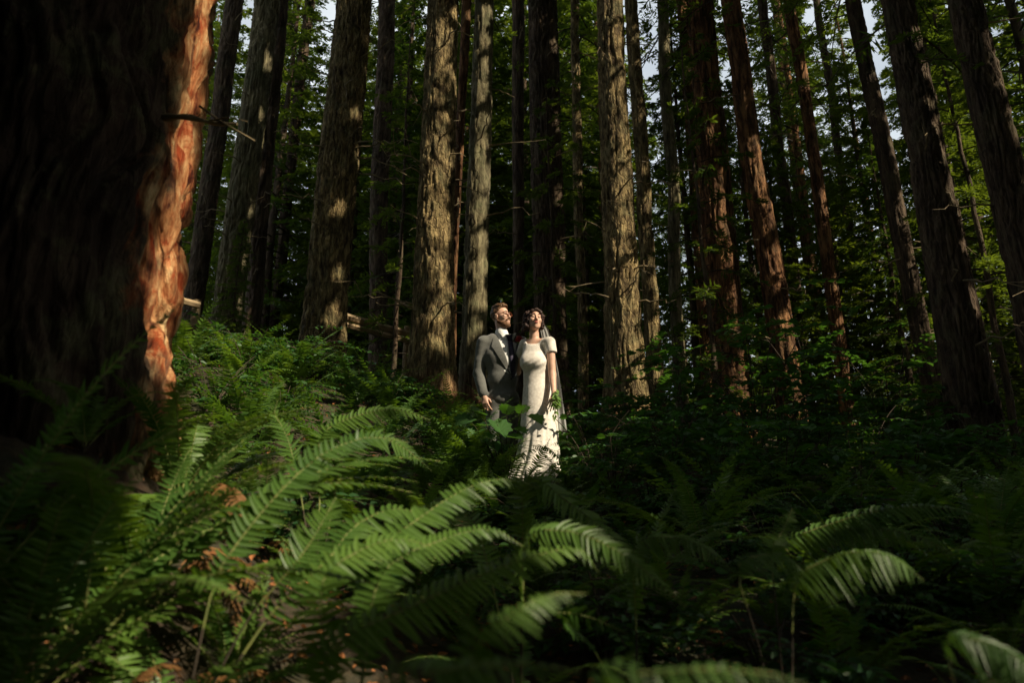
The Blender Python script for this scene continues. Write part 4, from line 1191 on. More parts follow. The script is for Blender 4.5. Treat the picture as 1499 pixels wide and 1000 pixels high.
# pale fence rails
def rail_fence(pts_rails, posts, label):
    o = None
    base = at(*posts[0]) if posts else at(*pts_rails[0][0])
    base = np.array([base[0], base[1], float(ground_h(base[0], base[1]))])
    o = empty('rail_fence', base, label, 'fence')
    for (a, b_, w) in pts_rails:
        A, B = at(*a) - base, at(*b_) - base
        P = np.linspace(A, B, 7) + np.random.default_rng(3).normal(0, .006, (7, 3))
        G = Geo(); G.tube(P, w * np.array([.9, 1, .96, 1.03, .98, 1, .92]), 6)
        G.build('rail', M['rail'], o)
    for p in posts:
        A = at(*p) - base
        g0 = float(ground_h(A[0] + base[0], A[1] + base[1])) - base[2] - .3
        G = Geo(); G.tube(np.array([[A[0], A[1], g0], [A[0], A[1], (g0 + A[2]) / 2], A]), [.07, .065, .06], 8)
        G.build('post', M['rail'], o)
    return o
rail_fence([((478, 455, 12.6), (598, 489, 13.4), .07), ((478, 468, 12.6), (598, 499, 13.4), .06)], [(596, 478, 13.5), (474, 448, 12.7)], 'pale wooden rail fence between the red-footed fir and the plated fir')
rail_fence([((225, 428, 8.8), (292, 447, 9.2), .05), ((225, 470, 8.8), (290, 478, 9.2), .04)], [(289, 440, 9.3)], 'pale wooden fence rail jutting out beyond the huge red trunk')
rail_fence([((1060, 604, 13.6), (1150, 603, 13.8), .045), ((1060, 611, 13.6), (1150, 611, 13.8), .04)], [(1152, 598, 13.9)], 'pale wooden fence rails between the glowing redwood foot and the copper-streaked redwood')
# ---------------------------------------------------------------- people
from mathutils.bvhtree import BVHTree
class Field:
    def __init__(self, lo, hi, h):
        self.h = h; self.lo = np.asarray(lo, float)
        self.n = np.ceil((np.asarray(hi) - self.lo) / h).astype(int) + 1
        self.D = np.full(self.n, 0.5, np.float32)
    def box(self, lo, hi):
        a = np.clip(np.floor((np.asarray(lo) - self.lo) / self.h).astype(int), 0, self.n)
        b = np.clip(np.ceil((np.asarray(hi) - self.lo) / self.h).astype(int) + 1, 0, self.n)
        ax = [self.lo[k] + self.h * np.arange(a[k], b[k]) for k in range(3)]
        return tuple(slice(a[k], b[k]) for k in range(3)), np.stack(np.meshgrid(*ax, indexing='ij'), -1)
    def merge(self, sl, d, k, op='add'):
        A = self.D[sl]
        if A.size == 0: return
        if op == 'sub':
            d = -d
            h = np.clip(0.5 - 0.5 * (A - d) / max(k, 1e-6), 0, 1)
            self.D[sl] = A + (d - A) * h + k * h * (1 - h)
        elif op == 'and':
            self.D[sl] = np.maximum(A, d)
        else:
            h = np.clip(0.5 + 0.5 * (A - d) / max(k, 1e-6), 0, 1)
            self.D[sl] = A + (d - A) * h - k * h * (1 - h)
    def cap(self, a, b, ra, rb, k=.02, op='add'):
        a, b = np.asarray(a, float), np.asarray(b, float)
        m = max(ra, rb) + k + .03
        sl, P = self.box(np.minimum(a, b) - m, np.maximum(a, b) + m)
        if P.size == 0: return
        ab = b - a
        t = np.clip(((P - a) @ ab) / (ab @ ab + 1e-12), 0, 1)
        self.merge(sl, np.linalg.norm(P - a - t[..., None] * ab, axis=-1) - (ra + (rb - ra) * t), k, op)
    def ell(self, c, r, k=.02, op='add', Rm=None):
        c, r = np.asarray(c, float), np.asarray(r, float)
        m = r.max() + k + .03
        sl, P = self.box(c - m, c + m)
        if P.size == 0: return
        q = P - c
        if Rm is not None: q = q @ np.asarray(Rm).T     # rows of Rm: local axes
        k0 = np.linalg.norm(q / r, axis=-1); k1 = np.linalg.norm(q / (r * r), axis=-1)
        self.merge(sl, k0 * (k0 - 1) / np.maximum(k1, 1e-6), k, op)
    def cut(self, f):
        """keep only where f(P) < 0"""
        sl, P = self.box(self.lo, self.lo + self.n * self.h)
        self.merge(sl, f(P), 0, 'and')
    def mesh(self):
        D, h = self.D, self.h
        s = D < 0
        c = np.zeros(np.array(D.shape) - 1, np.int8)
        for a in (0, 1):
            for b in (0, 1):
                for d in (0, 1):
                    c += s[a:a + c.shape[0], b:b + c.shape[1], d:d + c.shape[2]]
        I = np.argwhere((c > 0) & (c < 8))
        idx = np.full(c.shape, -1, np.int64); idx[tuple(I.T)] = np.arange(len(I))
        acc = np.zeros((len(I), 3)); cnt = np.zeros(len(I))
        cor = np.array([[a, b, d] for a in (0, 1) for b in (0, 1) for d in (0, 1)])
        val = np.stack([D[tuple((I + o).T)] for o in cor], 1)
        for i in range(8):
            for j in range(i + 1, 8):
                if np.abs(cor[i] - cor[j]).sum() != 1: continue
                va, vb = val[:, i], val[:, j]
                m = (va < 0) != (vb < 0)
                t = np.where(m, va / np.where(np.abs(va - vb) < 1e-9, 1, va - vb), 0)
                acc += np.where(m[:, None], cor[i] + t[:, None] * (cor[j] - cor[i]), 0); cnt += m
        V = self.lo + h * (I + acc / cnt[:, None])
        Q = []
        for ax in range(3):
            o1, o2 = (ax + 1) % 3, (ax + 2) % 3
            A = [slice(1, -1)] * 3; B = [slice(1, -1)] * 3
            A[ax] = slice(0, -1); B[ax] = slice(1, None)
            sa, sb = s[tuple(A)], s[tuple(B)]
            E = np.argwhere(sa != sb)
            off = np.ones(3, int); off[ax] = 0
            E = E + off
            fl = s[tuple(E.T)]
            e1 = np.zeros(3, int); e1[o1] = 1
            e2 = np.zeros(3, int); e2[o2] = 1
            q = np.stack([idx[tuple((E - e1 - e2).T)], idx[tuple((E - e2).T)], idx[tuple(E.T)], idx[tuple((E - e1).T)]], 1)
            q[~fl] = q[~fl][:, ::-1]
            Q.append(q)
        return V, np.concatenate(Q)
def smooth_mesh(V, Q, it=2, lam=0.5):
    e = np.concatenate([Q[:, [0, 1]], Q[:, [1, 2]], Q[:, [2, 3]], Q[:, [3, 0]]])
    for _ in range(it):
        A = np.zeros_like(V); n = np.zeros(len(V))
        np.add.at(A, e[:, 0], V[e[:, 1]]); np.add.at(A, e[:, 1], V[e[:, 0]])
        np.add.at(n, e[:, 0], 1); np.add.at(n, e[:, 1], 1)
        V = V + lam * (A / np.maximum(n, 1)[:, None] - V)
    return V
def bvh_of(V, Q): return BVHTree.FromPolygons([Vector(v) for v in V], [tuple(int(i) for i in q) for q in Q])
CAMP = Vector((0, 0, CAMZ))
def stick(bv, px, py, off=0.004, Yd=7.0):
    d = (Vector(at(px, py, Yd)) - CAMP).normalized()
    hit = bv.ray_cast(CAMP, d)
    p = hit[0] if hit[0] is not None else Vector(at(px, py, Yd))
    return np.array(p - d * off)
def patch(bv, left, right, rows, cols, off=.006, th=.005, Yd=7.0, puff=0.0):
    """cloth patch between two pixel polylines, laid on the surface under it"""
    l = spline(np.array(left, float), rows); r = spline(np.array(right, float), rows)
    F_, B_ = [], []
    for i in range(rows):
        for j in range(cols):
            t = j / (cols - 1)
            p = l[i] * (1 - t) + r[i] * t
            F_.append(stick(bv, p[0], p[1], off + puff * math.sin(math.pi * t), Yd)); B_.append(stick(bv, p[0], p[1], off - th, Yd))
    n = rows * cols
    V = np.array(F_ + B_)
    q = grid_quads(rows, cols, False)
    rim = [i * cols for i in range(rows)] + [(rows - 1) * cols + j for j in range(1, cols)] + [i * cols + cols - 1 for i in range(rows - 2, -1, -1)] + [j for j in range(cols - 2, 0, -1)]
    rim = np.array(rim); nx = np.roll(rim, -1)
    return V, np.concatenate([q, q[:, ::-1] + n, np.stack([rim, nx, nx + n, rim + n], 1)])
class Head:
    def __init__(self, c, yaw, pitch, roll, s):
        f = np.array([math.sin(yaw) * math.cos(pitch), -math.cos(yaw) * math.cos(pitch), math.sin(pitch)])
        r = unit(np.cross(f, [0, 0, 1.0])); u = np.cross(r, f)       # r: viewer-side axis, u: up
        r, u = r * math.cos(roll) + u * math.sin(roll), u * math.cos(roll) - r * math.sin(roll)
        self.c, self.s = np.asarray(c, float), s
        self.A = np.stack([f, r, u])
    def p(self, f, r, u): return self.c + self.s * (np.array([f, r, u]) @ self.A)
    def e(self, F, c, rad, k=.012, op='add'): F.ell(self.p(*c), np.array(rad) * self.s, k, op, self.A)
    def k(self, F, a, b, ra, rb, k=.01, op='add'): F.cap(self.p(*a), self.p(*b), ra * self.s, rb * self.s, k, op)
    def loc(self, P): return ((P - self.c) @ self.A.T) / self.s
    def build(self, F, male):
        self.e(F, (-.012, 0, .035), (.100, .078, .098))
        self.e(F, (.028, 0, -.035), (.066, .062, .088), .02)
        if male:
            self.k(F, (.07, -.018, -.108), (.07, .018, -.108), .022, .022, .02)
            for s in (-1, 1): self.k(F, (-.005, s * .058, -.055), (.05, s * .036, -.098), .017, .017, .02)
        else:
            self.e(F, (.068, 0, -.105), (.022, .022, .02), .025)
            for s in (-1, 1): self.k(F, (.0, s * .052, -.05), (.05, s * .030, -.094), .016, .014, .025)
        for s in (-1, 1):
            self.e(F, (.06, s * .040, -.025), (.030, .026, .026), .02)
            self.e(F, (.094, s * .031, .006), (.016, .019, .012), .012, 'sub')
            self.e(F, (.079, s * .031, .005), (.014, .016, .012), .004)
            self.k(F, (.090, s * .012, .028), (.076, s * .046, .029), .0085, .0075, .012)
            self.e(F, (-.012, s * .079, -.008), (.020, .008, .031), .005)
            self.e(F, (-.006, s * .086, -.008), (.010, .005, .018), .004, 'sub')
            self.e(F, (.101, s * .012, -.040), (.010, .008, .007), .006)
        self.k(F, (.090, 0, .018), (.116, 0, -.030), .0085, .0115, .010)
        self.e(F, (.113, 0, -.034), (.012, .012, .010), .006)
        self.e(F, (.088, 0, -.078), (.012, .026, .020), .012)
        self.k(F, (.098, -.017, -.064), (.098, .017, -.064), .0055, .0055, .006)
        self.k(F, (.096, -.014, -.075), (.096, .014, -.075), .0065, .0065, .006)
        self.e(F, (.106, 0, -.0695), (.006, .022, .0018), .003, 'sub')
def hand(F, w, d, n, th, s=1.0, curl=.35):
    """w wrist, d along the hand, n out of the back of the hand, th +1/-1 thumb side; five bent fingers"""
    d = unit(d); n = unit(n - d * (n @ d)); b = np.cross(d, n) * th
    P = lambda x, y, z: w + s * (x * d + y * b + z * n)
    F.cap(P(-.02, 0, 0), P(.02, 0, 0), .024 * s, .022 * s, .02)
    for j, y in enumerate((.026, .009, -.009, -.026)):
        F.cap(P(.01, y * .55, 0), P(.086 - .006 * abs(j - 1), y, .002), .014 * s, .0115 * s, .012)
        L = (.040, .046, .042, .032)[j]
        c = curl * (1 + .18 * j)
        q0 = P(.086 - .006 * abs(j - 1), y, .002); a = 0
        for m, f in enumerate((1, .72, .52)):
            a += c * (.7 if m == 0 else 1)
            q1 = q0 + s * L * f * (d * math.cos(a) - n * math.sin(a) + b * (.10 * (1.5 - j) / 1.5))
            F.cap(q0, q1, .0088 * s - .0008 * s * m, .0082 * s - .0008 * s * m, .003)
            q0 = q1
    t0, t1, t2 = P(.02, .022, -.006), P(.052, .046, -.018), P(.078, .052, -.026)
    F.cap(t0, t1, .0135 * s, .0105 * s, .01); F.cap(t1, t2, .010 * s, .008 * s, .004)

M['skin'] = plain_mat('skin', (0.62, 0.39, 0.285), (0.55, 0.33, 0.235), 30, 0.5, 0.0, 0.4)
M['skin'].node_tree.nodes['Principled BSDF'].inputs['Subsurface Weight'].default_value = 0.12
M['skin'].node_tree.nodes['Principled BSDF'].inputs['Subsurface Radius'].default_value = (0.02, 0.008, 0.004)
M['hair'] = plain_mat('brown_hair', (0.15, 0.075, 0.03), (0.07, 0.035, 0.016), 60, 0.5, 0.5)
M['dark_hair'] = plain_mat('dark_hair', (0.040, 0.017, 0.011), (0.018, 0.008, 0.006), 60, 0.6, 0.5)
M['beard'] = plain_mat('beard_hair', (0.17, 0.085, 0.04), (0.10, 0.05, 0.025), 120, 0.8, 0.6)
M['suit'] = plain_mat('grey_wool', (0.135, 0.138, 0.125), (0.10, 0.103, 0.095), 130, 0.85, 0.25, 0.2, 0.2)
M['shirt'] = plain_mat('white_cotton', (0.78, 0.78, 0.76), (0.72, 0.72, 0.70), 40, 0.8)
M['tie'] = plain_mat('navy_tie', (0.018, 0.022, 0.05), (0.05, 0.04, 0.07), 110, 0.6)
M['shoe'] = plain_mat('brown_shoe', (0.05, 0.028, 0.018), None, 20, 0.4)
M['frame'] = plain_mat('tortoise_frame', (0.22, 0.06, 0.02), (0.12, 0.03, 0.01), 60, 0.25, 0, 0.5)
M['rose'] = plain_mat('red_petals', (0.38, 0.025, 0.02), (0.24, 0.012, 0.012), 60, 0.6)
M['lip'] = plain_mat('lips', (0.36, 0.11, 0.09), None, 40, 0.4)
M['lash'] = plain_mat('lashes', (0.03, 0.016, 0.012), None, 40, 0.6)
M['button'] = plain_mat('dark_button', (0.02, 0.02, 0.02), None, 40, 0.4)
# lace: a net of small flowers in relief on ivory cloth
m, nt, b = new_mat('ivory_lace')
tc = nd(nt, 'ShaderNodeTexCoord')
vo = nd(nt, 'ShaderNodeTexVoronoi', _feature='SMOOTH_F1', Scale=42.0)
n1 = nd(nt, 'ShaderNodeTexNoise', Scale=16.0, Detail=4.0)
for q in (vo, n1): nt.links.new(tc.outputs['Object'], q.inputs['Vector'])
rp = ramp(nt, [(0.2, (0.74, 0.70, 0.63)), (0.7, (0.58, 0.54, 0.48))])
nt.links.new(vo.outputs['Distance'], rp.inputs[0]); nt.links.new(rp.outputs[0], b.inputs['Base Color'])
b.inputs['Roughness'].default_value = 0.8
b.inputs['Sheen Weight'].default_value = 0.2
ad = nd(nt, 'ShaderNodeMath', _operation='ADD'); nt.links.new(vo.outputs['Distance'], ad.inputs[0]); nt.links.new(n1.outputs['Fac'], ad.inputs[1])
bp = nd(nt, 'ShaderNodeBump', Strength=0.2, Distance=0.005); bp.invert = True
nt.links.new(ad.outputs[0], bp.inputs['Height']); nt.links.new(bp.outputs[0], b.inputs['Normal'])
M['lace'] = m
m, nt, b = new_mat('veil_tulle')
b.inputs['Base Color'].default_value = (0.8, 0.8, 0.78, 1); b.inputs['Roughness'].default_value = 0.9
tp_ = nd(nt, 'ShaderNodeBsdfTransparent'); mx = nd(nt, 'ShaderNodeMixShader'); mx.inputs[0].default_value = 0.34
nt.links.new(tp_.outputs[0], mx.inputs[1]); nt.links.new(b.outputs[0], mx.inputs[2])
nt.links.new(mx.outputs[0], nt.nodes['Material Output'].inputs['Surface'])
M['veil'] = m

def part(name, V, Q, mat, root, smooth=True):
    o = link(name, mesh_data(name, np.asarray(V) - ROOT, [Q] if not isinstance(Q, list) else Q, mat, smooth), root)
    return o
# ---- groom
YG = 7.12
g_ = lambda px, py, dy=0.0: at(px, py, YG + dy)
foot = g_(731, 700)
foot[2] = float(ground_h(foot[0], foot[1])); ROOT = foot
F = Field(g_(680, 720, -.38) - [0, 0, .3], g_(815, 432, .38) + [0, 0, .05], .005)
# torso, legs, arms
F.ell(g_(735, 524, .02), (.165, .095, .20), .05); F.ell(g_(735, 556, .02), (.135, .09, .14), .05); F.ell(g_(735, 588, .02), (.16, .10, .11), .05)
F.cap(g_(712, 502.5, .02), g_(760, 503.5, .05), .05, .05, .04)
zf = ROOT[2]
for hx, kx, ax in ((725, 722, 718), (746, 744, 742)):
    A, K, N_ = g_(hx, 592, .02), g_(kx, 645, .0), g_(ax, 690, .03)
    N_[2] = zf + .09
    F.cap(A, K, .085, .058, .03); F.cap(K, N_, .056, .038, .02); F.cap(N_ - [0, 0, .05], N_ + [0, -.17, -.06], .036, .03, .02)
sh, el, wr = g_(708, 500.5, .02), g_(701, 547, .03), g_(708, 579, -.05)
F.cap(sh, el, .052, .042, .03); F.cap(el, wr, .041, .027, .02)
hand(F, wr + unit(wr - el) * .015, g_(713, 603, -.10) - wr, np.array([-.45, -.75, .2]), -1, 1.0, .42)
sh2, el2, wr2 = g_(764, 502.5, .06), g_(779, 545, .17), g_(794, 560, .12)
F.cap(sh2, el2, .052, .042, .03); F.cap(el2, wr2, .041, .027, .02)
hand(F, wr2 + unit(wr2 - el2) * .015, np.array([1, -.2, .05]), np.array([.1, .9, .3]), 1, 1.0, .4)
HG = Head(g_(733.5, 464.5, .02), R(54), R(5), R(-3), .95)
F.cap(g_(738, 500, .03), HG.p(-.02, 0, -.06), .060, .055, .03)
HG.build(F, True)
V, Q = F.mesh(); V = smooth_mesh(V, Q, 1, .4)
groom = link('person', mesh_data('person', V - ROOT, [Q], M['skin'], True), None, ROOT)
tag(groom, 'bearded man in a grey suit and dark tie looking up beside the bride', 'man')
bvg = bvh_of(V, Q)
# hair: swept back cap of hair with short sides
Fh = Field(HG.c - .17, HG.c + .19, .004)
HG.e(Fh, (-.018, 0, .045), (.108, .087, .100), .01)
HG.e(Fh, (.040, .005, .112), (.05, .055, .026), .03)
HG.e(Fh, (-.01, .01, .128), (.08, .06, .026), .03)
HG.cut = lambda P: None
def hk(P):
    L = HG.loc(P)
    f, r, u = L[..., 0], np.abs(L[..., 1]), L[..., 2]
    front = (.075 - u) + np.clip(f - .03, 0, 1) * .55                   # hairline over the brow
    side = np.where(f < -.012, -.045 - u - (f + .012) * .6, .028 - u + (f + .012) * .7)   # above the ear, down the nape
    return np.maximum(np.where(f > .035, front, side), -1) * HG.s
Fh.cut(hk)
V, Q = Fh.mesh(); V = smooth_mesh(V, Q, 1)
L = HG.loc(V)
V = V + unit(V - HG.p(-.01, 0, .03)) * ((fbm(L * [28, 110, 60], 3, 5) - .5) * .018)[:, None]
part('hair', V, Q, M['hair'], groom)
Fb = Field(HG.c - .17, HG.c + .17, .004)
HG.e(Fb, (.028, 0, -.037), (.072, .067, .094), .01)
HG.k(Fb, (.072, -.018, -.112), (.072, .018, -.112), .026, .026, .02)
for s in (-1, 1): HG.k(Fb, (-.005, s * .060, -.055), (.05, s * .038, -.100), .021, .021, .02)
HG.e(Fb, (.094, 0, -.058), (.016, .030, .012), .01)
def bk(P):
    L = HG.loc(P)
    f, r, u = L[..., 0], np.abs(L[..., 1]), L[..., 2]
    lim = -.050 - np.clip(f - .0, -.1, .06) * .35 + np.clip(f - .075, 0, 1) * 1.4      # cheek line, rising to the moustache
    lim = np.where(f < .0, .02 + f * .0, lim)
    d = np.maximum(u - lim, -.012 - f)
    return d * HG.s
Fb.cut(bk)
HG.e(Fb, (.105, 0, -.070), (.02, .021, .009), .004, 'sub')
V, Q = Fb.mesh()
V = V + (fbm(V * 160, 2, 3) - .5)[:, None] * .006
part('beard', V, Q, M['beard'], groom)
G = Geo(); th = np.linspace(0, 2 * math.pi, 25)
for s in (-1, 1):
    ring = np.array([HG.p(.112 - .16 * abs(s * .031 + .027 * math.cos(a)) ** 1.0 * .5, s * .033 + .026 * math.cos(a), .006 + .022 * math.sin(a)) for a in th])
    G.tube(ring, .0032, 5, False)
    G.tube(np.array([HG.p(.104, s * .058, .012), HG.p(.06, s * .082, .012), HG.p(-.005, s * .086, .008)]), .0026, 5)
G.tube(np.array([HG.p(.112, -.008, .012), HG.p(.118, 0, .014), HG.p(.112, .008, .012)]), .0026, 5)
V, Fc = G.arrays(); part('glasses', V, Fc, M['frame'], groom)
G = Geo()
for s in (-1, 1): G.tube(np.array([HG.p(.099, s * .012, .034), HG.p(.096, s * .030, .039), HG.p(.080, s * .050, .034)]), [.004, .005, .003], 5)
V, Fc = G.arrays(); part('eyebrows', V, Fc, M['hair'], groom)
G = Geo()
for s in (-1, 1): G.tube(np.array([HG.p(.0945, s * .019, .004), HG.p(.0955, s * .030, .0065), HG.p(.089, s * .043, .004)]), [.002, .0034, .002], 5)
V, Fc = G.arrays(); part('eyes', V, Fc, M['lash'], groom)
# shirt
F = Field(g_(690, 610, -.3), g_(790, 470, .3), .006)
F.ell(g_(736, 524, .0), (.165, .108, .195), .05); F.ell(g_(738, 550, .0), (.13, .098, .10), .05)
F.cap(g_(714, 508, .02), g_(760, 509, .05), .06, .06, .04)
F.cap(g_(738.5, 503, .025), HG.p(-.024, 0, -.135), .074, .063, .02)
F.cut(lambda P: ((P - HG.p(-.012, 0, -.150)) @ unit(np.array([-.18, .30, 1.0]))))
V, Q = F.mesh(); V = smooth_mesh(V, Q, 2)
shirt = part('shirt', V, Q, M['shirt'], groom)
bvs = bvh_of(V, Q)
# jacket
F = Field(g_(682, 605, -.33), g_(815, 484, .36), .006)
F.ell(g_(735, 523, .015), (.200, .135, .205), .05); F.ell(g_(735, 556, .015), (.158, .122, .15), .06); F.ell(g_(736, 584, .015), (.172, .128, .12), .06)
F.cap(g_(710, 501, .02), g_(762, 502.5, .05), .062, .062, .05)
F.cap(g_(722, 496, .03), g_(750, 497, .04), .055, .055, .04)
F.cap(g_(707.5, 501.5, .02), el, .068, .060, .03); F.cap(el, wr - unit(wr - el) * .02, .060, .050, .02)
F.cap(sh2, el2, .066, .058, .03); F.cap(el2, wr2 - unit(wr2 - el2) * .02, .058, .046, .02)
p0 = g_(736, 592)
tail = g_(736, 586)[2]
bvj0 = bvh_of(*F.mesh())
def jk(P, notch=True):
    x = P[..., 0]; z = P[..., 2]
    arms = (x < g_(712, 560)[0]) | (x > g_(767, 560)[0])
    hem = tail - .045 + np.clip((x - g_(746, 580)[0]), 0, .2) * .5 * (P[..., 1] < YG) - z
    d = np.where(arms, -1, hem)
    # the V of the front, from the collar to the button
    a, c, e = g_(726.5, 490), g_(758, 492), g_(750, 551)
    def half(p, q):
        n = np.array([q[2] - p[2], -(q[0] - p[0])]); n = n / np.linalg.norm(n)
        return (x - p[0]) * n[0] + (z - p[2]) * n[1]
    tri = np.maximum(half(a, e), -half(c, e))
    tri = np.where(P[..., 1] < YG, np.maximum(tri, P[..., 1] - YG), .05)
    return np.maximum(d, -tri)
Fj = F
sl, P = Fj.box(Fj.lo, Fj.lo + Fj.n * Fj.h)
Fj.merge(sl, jk(P), 0, 'and')
Fj.cap(g_(738.5, 507, .025), HG.p(-.03, 0, -.12), .077, .073, .012, 'sub')
V, Q = Fj.mesh(); V = smooth_mesh(V, Q, 2)
V = V + (fbm(V * [9, 9, 14], 2, 8) - .5)[:, None] * .012 * np.array([1, 1, 0])
jacket = part('jacket', V, Q, M['suit'], groom)
bvj = bvj0
for (l, r) in (([(726, 490), (733, 512), (741.5, 534), (749.5, 551)], [(722, 495), (719.5, 508), (722.5, 511), (749, 553)]),
               ([(757.5, 491), (757, 512), (755, 532), (751.5, 549)], [(764, 498), (763.5, 515), (761, 534), (752.5, 551)])):
    V, Q = patch(bvj0, l, r, 12, 5, .010, .008, YG); part('lapel', V, Q, M['suit'], jacket, False)
V, Q = patch(bvj, [(714, 558.5), (714.5, 562.5)], [(731.5, 558), (732, 562)], 3, 6, .009, .006, YG); part('pocket_flap', V, Q, M['suit'], jacket, False)
V, Q = patch(bvj, [(759.5, 506), (759.5, 511)], [(764.5, 505), (764, 511)], 4, 4, .016, .008, YG, .004); part('pocket_square', V, Q, M['shirt'], jacket, False)
G = Geo()
for (px, py) in ((748.5, 555),):
    c = stick(bvj, px, py, .006, YG); G.tube(np.array([c + [0, .006, 0], c - [0, .004, 0]]), .009, 10)
V, Fc = G.arrays(); part('button', V, Fc, M['button'], jacket, False)
V, Q = patch(bvs, [(743, 497), (745, 515), (746.5, 530), (747, 543), (750, 556)], [(750, 497), (753, 515), (755.5, 530), (756, 543), (751.5, 556)], 14, 5, .012, .008, YG, .006)
tie = part('tie', V, Q, M['tie'], groom)
V, Q = patch(bvs, [(740.8, 489.5), (743.5, 498)], [(750.5, 489.5), (749, 498)], 4, 5, .024, .02, YG, .006); part('tie_knot', V, Q, M['tie'], tie)
for (l, r) in (([(729, 484), (735, 492), (740, 499)], [(738.5, 487.5), (741, 490), (743, 493)]), ([(756, 487), (753.5, 493), (751, 499)], [(750.5, 489), (749.5, 491), (748.5, 493)])):
    V, Q = patch(bvs, l, r, 6, 4, .014, .008, YG); part('collar', V, Q, M['shirt'], shirt, False)
G = Geo(); dcf = unit(wr - el)
G.tube(np.array([wr - dcf * .04, wr - dcf * .005]), [.041, .038], 18)
V, Fc = G.arrays(); part('shirt_cuff', V, Fc, M['shirt'], shirt)
# trousers and shoes
F = Field(g_(695, 720, -.25) - [0, 0, .3], g_(770, 565, .25), .007)
F.ell(g_(735, 588, .02), (.168, .115, .115), .05)
for hx, kx, ax in ((725, 722, 718), (746, 744, 742)):
    A, K, N_ = g_(hx, 594, .02), g_(kx, 645, .0), g_(ax, 690, .03)
    N_[2] = zf + .07
    F.cap(A, K, .098, .078, .03); F.cap(K, N_, .077, .068, .02)
V, Q = F.mesh(); V = smooth_mesh(V, Q, 2)
V = V + (fbm(V * [10, 10, 7], 2, 4) - .5)[:, None] * .014 * np.array([1, 1, 0])
part('trousers', V, Q, M['suit'], groom)
for ax in (718, 742):
    F = Field(g_(ax, 690, -.35) - [.1, 0, .3], g_(ax, 690, .2) + [.1, 0, .12], .007)
    N_ = g_(ax, 690, .03); N_[2] = zf + .05
    F.ell(N_ + [0, -.02, -.005], (.046, .07, .05), .03); F.ell(N_ + [0, -.12, -.015], (.047, .10, .035), .03)
    V, Q = F.mesh(); part('shoe', V, Q, M['shoe'], groom)
# red flower with a little green on the lapel
c = stick(bvj, 759.5, 497.5, .02, YG)
G = Geo(); rr = np.random.default_rng(2)
for (dx, dz, R_) in ((0, .012, .030), (-.022, -.006, .020), (.022, .0, .022), (-.002, -.022, .016)):
    cc = c + [dx, -.008, dz]
    for k in range(26):
        th_, rad = k * 2.399, R_ * math.sqrt((k + .5) / 26)
        d = unit(np.array([math.cos(th_) * rad, -R_ * .8 + rad * .5, math.sin(th_) * rad]))
        p = cc + d * R_ * .75
        t1 = unit(np.cross(d, [0, 0, 1.0]) + rr.normal(0, .2, 3)); t2 = np.cross(d, t1)
        s = R_ * .42
        q = np.array([p - t1 * s, p - t2 * s + d * s * .3, p + t1 * s, p + t2 * s + d * s * .5])
        G.add(np.concatenate([q, q + d * .002]), [[0, 1, 2, 3], [7, 6, 5, 4]])
fl = G.build('boutonniere', M['rose'], None); tag(fl, "cluster of red blooms pinned to the groom's lapel", 'flower')
Ls = Geo(); n = 9
add_leaves(Ls, c + rr.normal(0, .012, (n, 3)) + [0, .0, -.015], unit(rr.normal(0, .7, (n, 3)) + [0.1, -.2, -.6]), unit(np.array([0, -1.0, .3]) + rr.normal(0, .2, (n, 3))), np.full(n, .035), leaf_outline('oval'))
V, Fc = Ls.arrays(); link('leaf_sprig', mesh_data('leaf_sprig', V, Fc, M['pale_leaf']), fl)

# ---- bride
YB = 6.93
b_ = lambda px, py, dy=0.0: at(px, py, YB + dy)
ROOT = b_(786, 700); ROOT[2] = float(ground_h(ROOT[0], ROOT[1]))
zf = ROOT[2]
F = Field(b_(735, 715, -.4) - [0, 0, .25], b_(850, 440, .42) + [0, 0, .03], .005)
F.ell(b_(783, 523, .02), (.118, .085, .16), .05); F.ell(b_(785, 553, .02), (.105, .085, .13), .05); F.ell(b_(788, 584, .02), (.145, .105, .13), .05)
F.cap(b_(770, 504, .07), b_(803, 501, -.05), .040, .040, .04)
for hx, kx in ((776, 776), (800, 798)):
    A, K, N_ = b_(hx, 592, .02), b_(kx, 643, -.03), b_(kx, 690, .03)
    N_[2] = zf + .08
    F.cap(A, K, .08, .052, .03); F.cap(K, N_, .05, .032, .02); F.cap(N_ - [0, 0, .04], N_ + [0, -.14, -.055], .03, .026, .02)
bs, be, bw = b_(805, 502.5, -.06), b_(808.5, 549, -.07), b_(811, 577, -.18)
F.cap(bs, be, .046, .036, .03); F.cap(be, bw, .036, .0235, .02)
hand(F, bw + unit(bw - be) * .012, b_(802, 606, -.27) - bw, np.array([.1, -.95, .2]), -1, .95, .2)
bs2, be2, bw2 = b_(768, 505, .09), b_(757, 545, .22), b_(744, 552, .36)
F.cap(bs2, be2, .046, .036, .03); F.cap(be2, bw2, .036, .024, .02)
hand(F, bw2 + unit(bw2 - be2) * .012, np.array([-1, .2, .05]), np.array([0, .9, .3]), -1, .92, .3)
HB = Head(b_(782.5, 469.5, .0), R(11), R(9), R(5), .93)
F.cap(b_(782, 502, .03), HB.p(-.02, 0, -.06), .052, .047, .03)
F.cap(b_(774, 503, .05), b_(798, 502, -.02), .028, .028, .04)
HB.build(F, False)
V, Q = F.mesh(); V = smooth_mesh(V, Q, 1, .4)
bride = link('person', mesh_data('person', V - ROOT, [Q], M['skin'], True), None, ROOT)
tag(bride, 'dark-haired bride in an ivory lace dress, eyes closed, face raised to the sun', 'woman')
G = Geo()
for s in (-1, 1): G.tube(np.array([HB.p(.0925, s * .016, .002), HB.p(.0965, s * .031, -.003), HB.p(.086, s * .047, .002)]), [.0018, .0034, .002], 5)
V, Fc = G.arrays(); part('eyelashes', V, Fc, M['lash'], bride)
G = Geo()
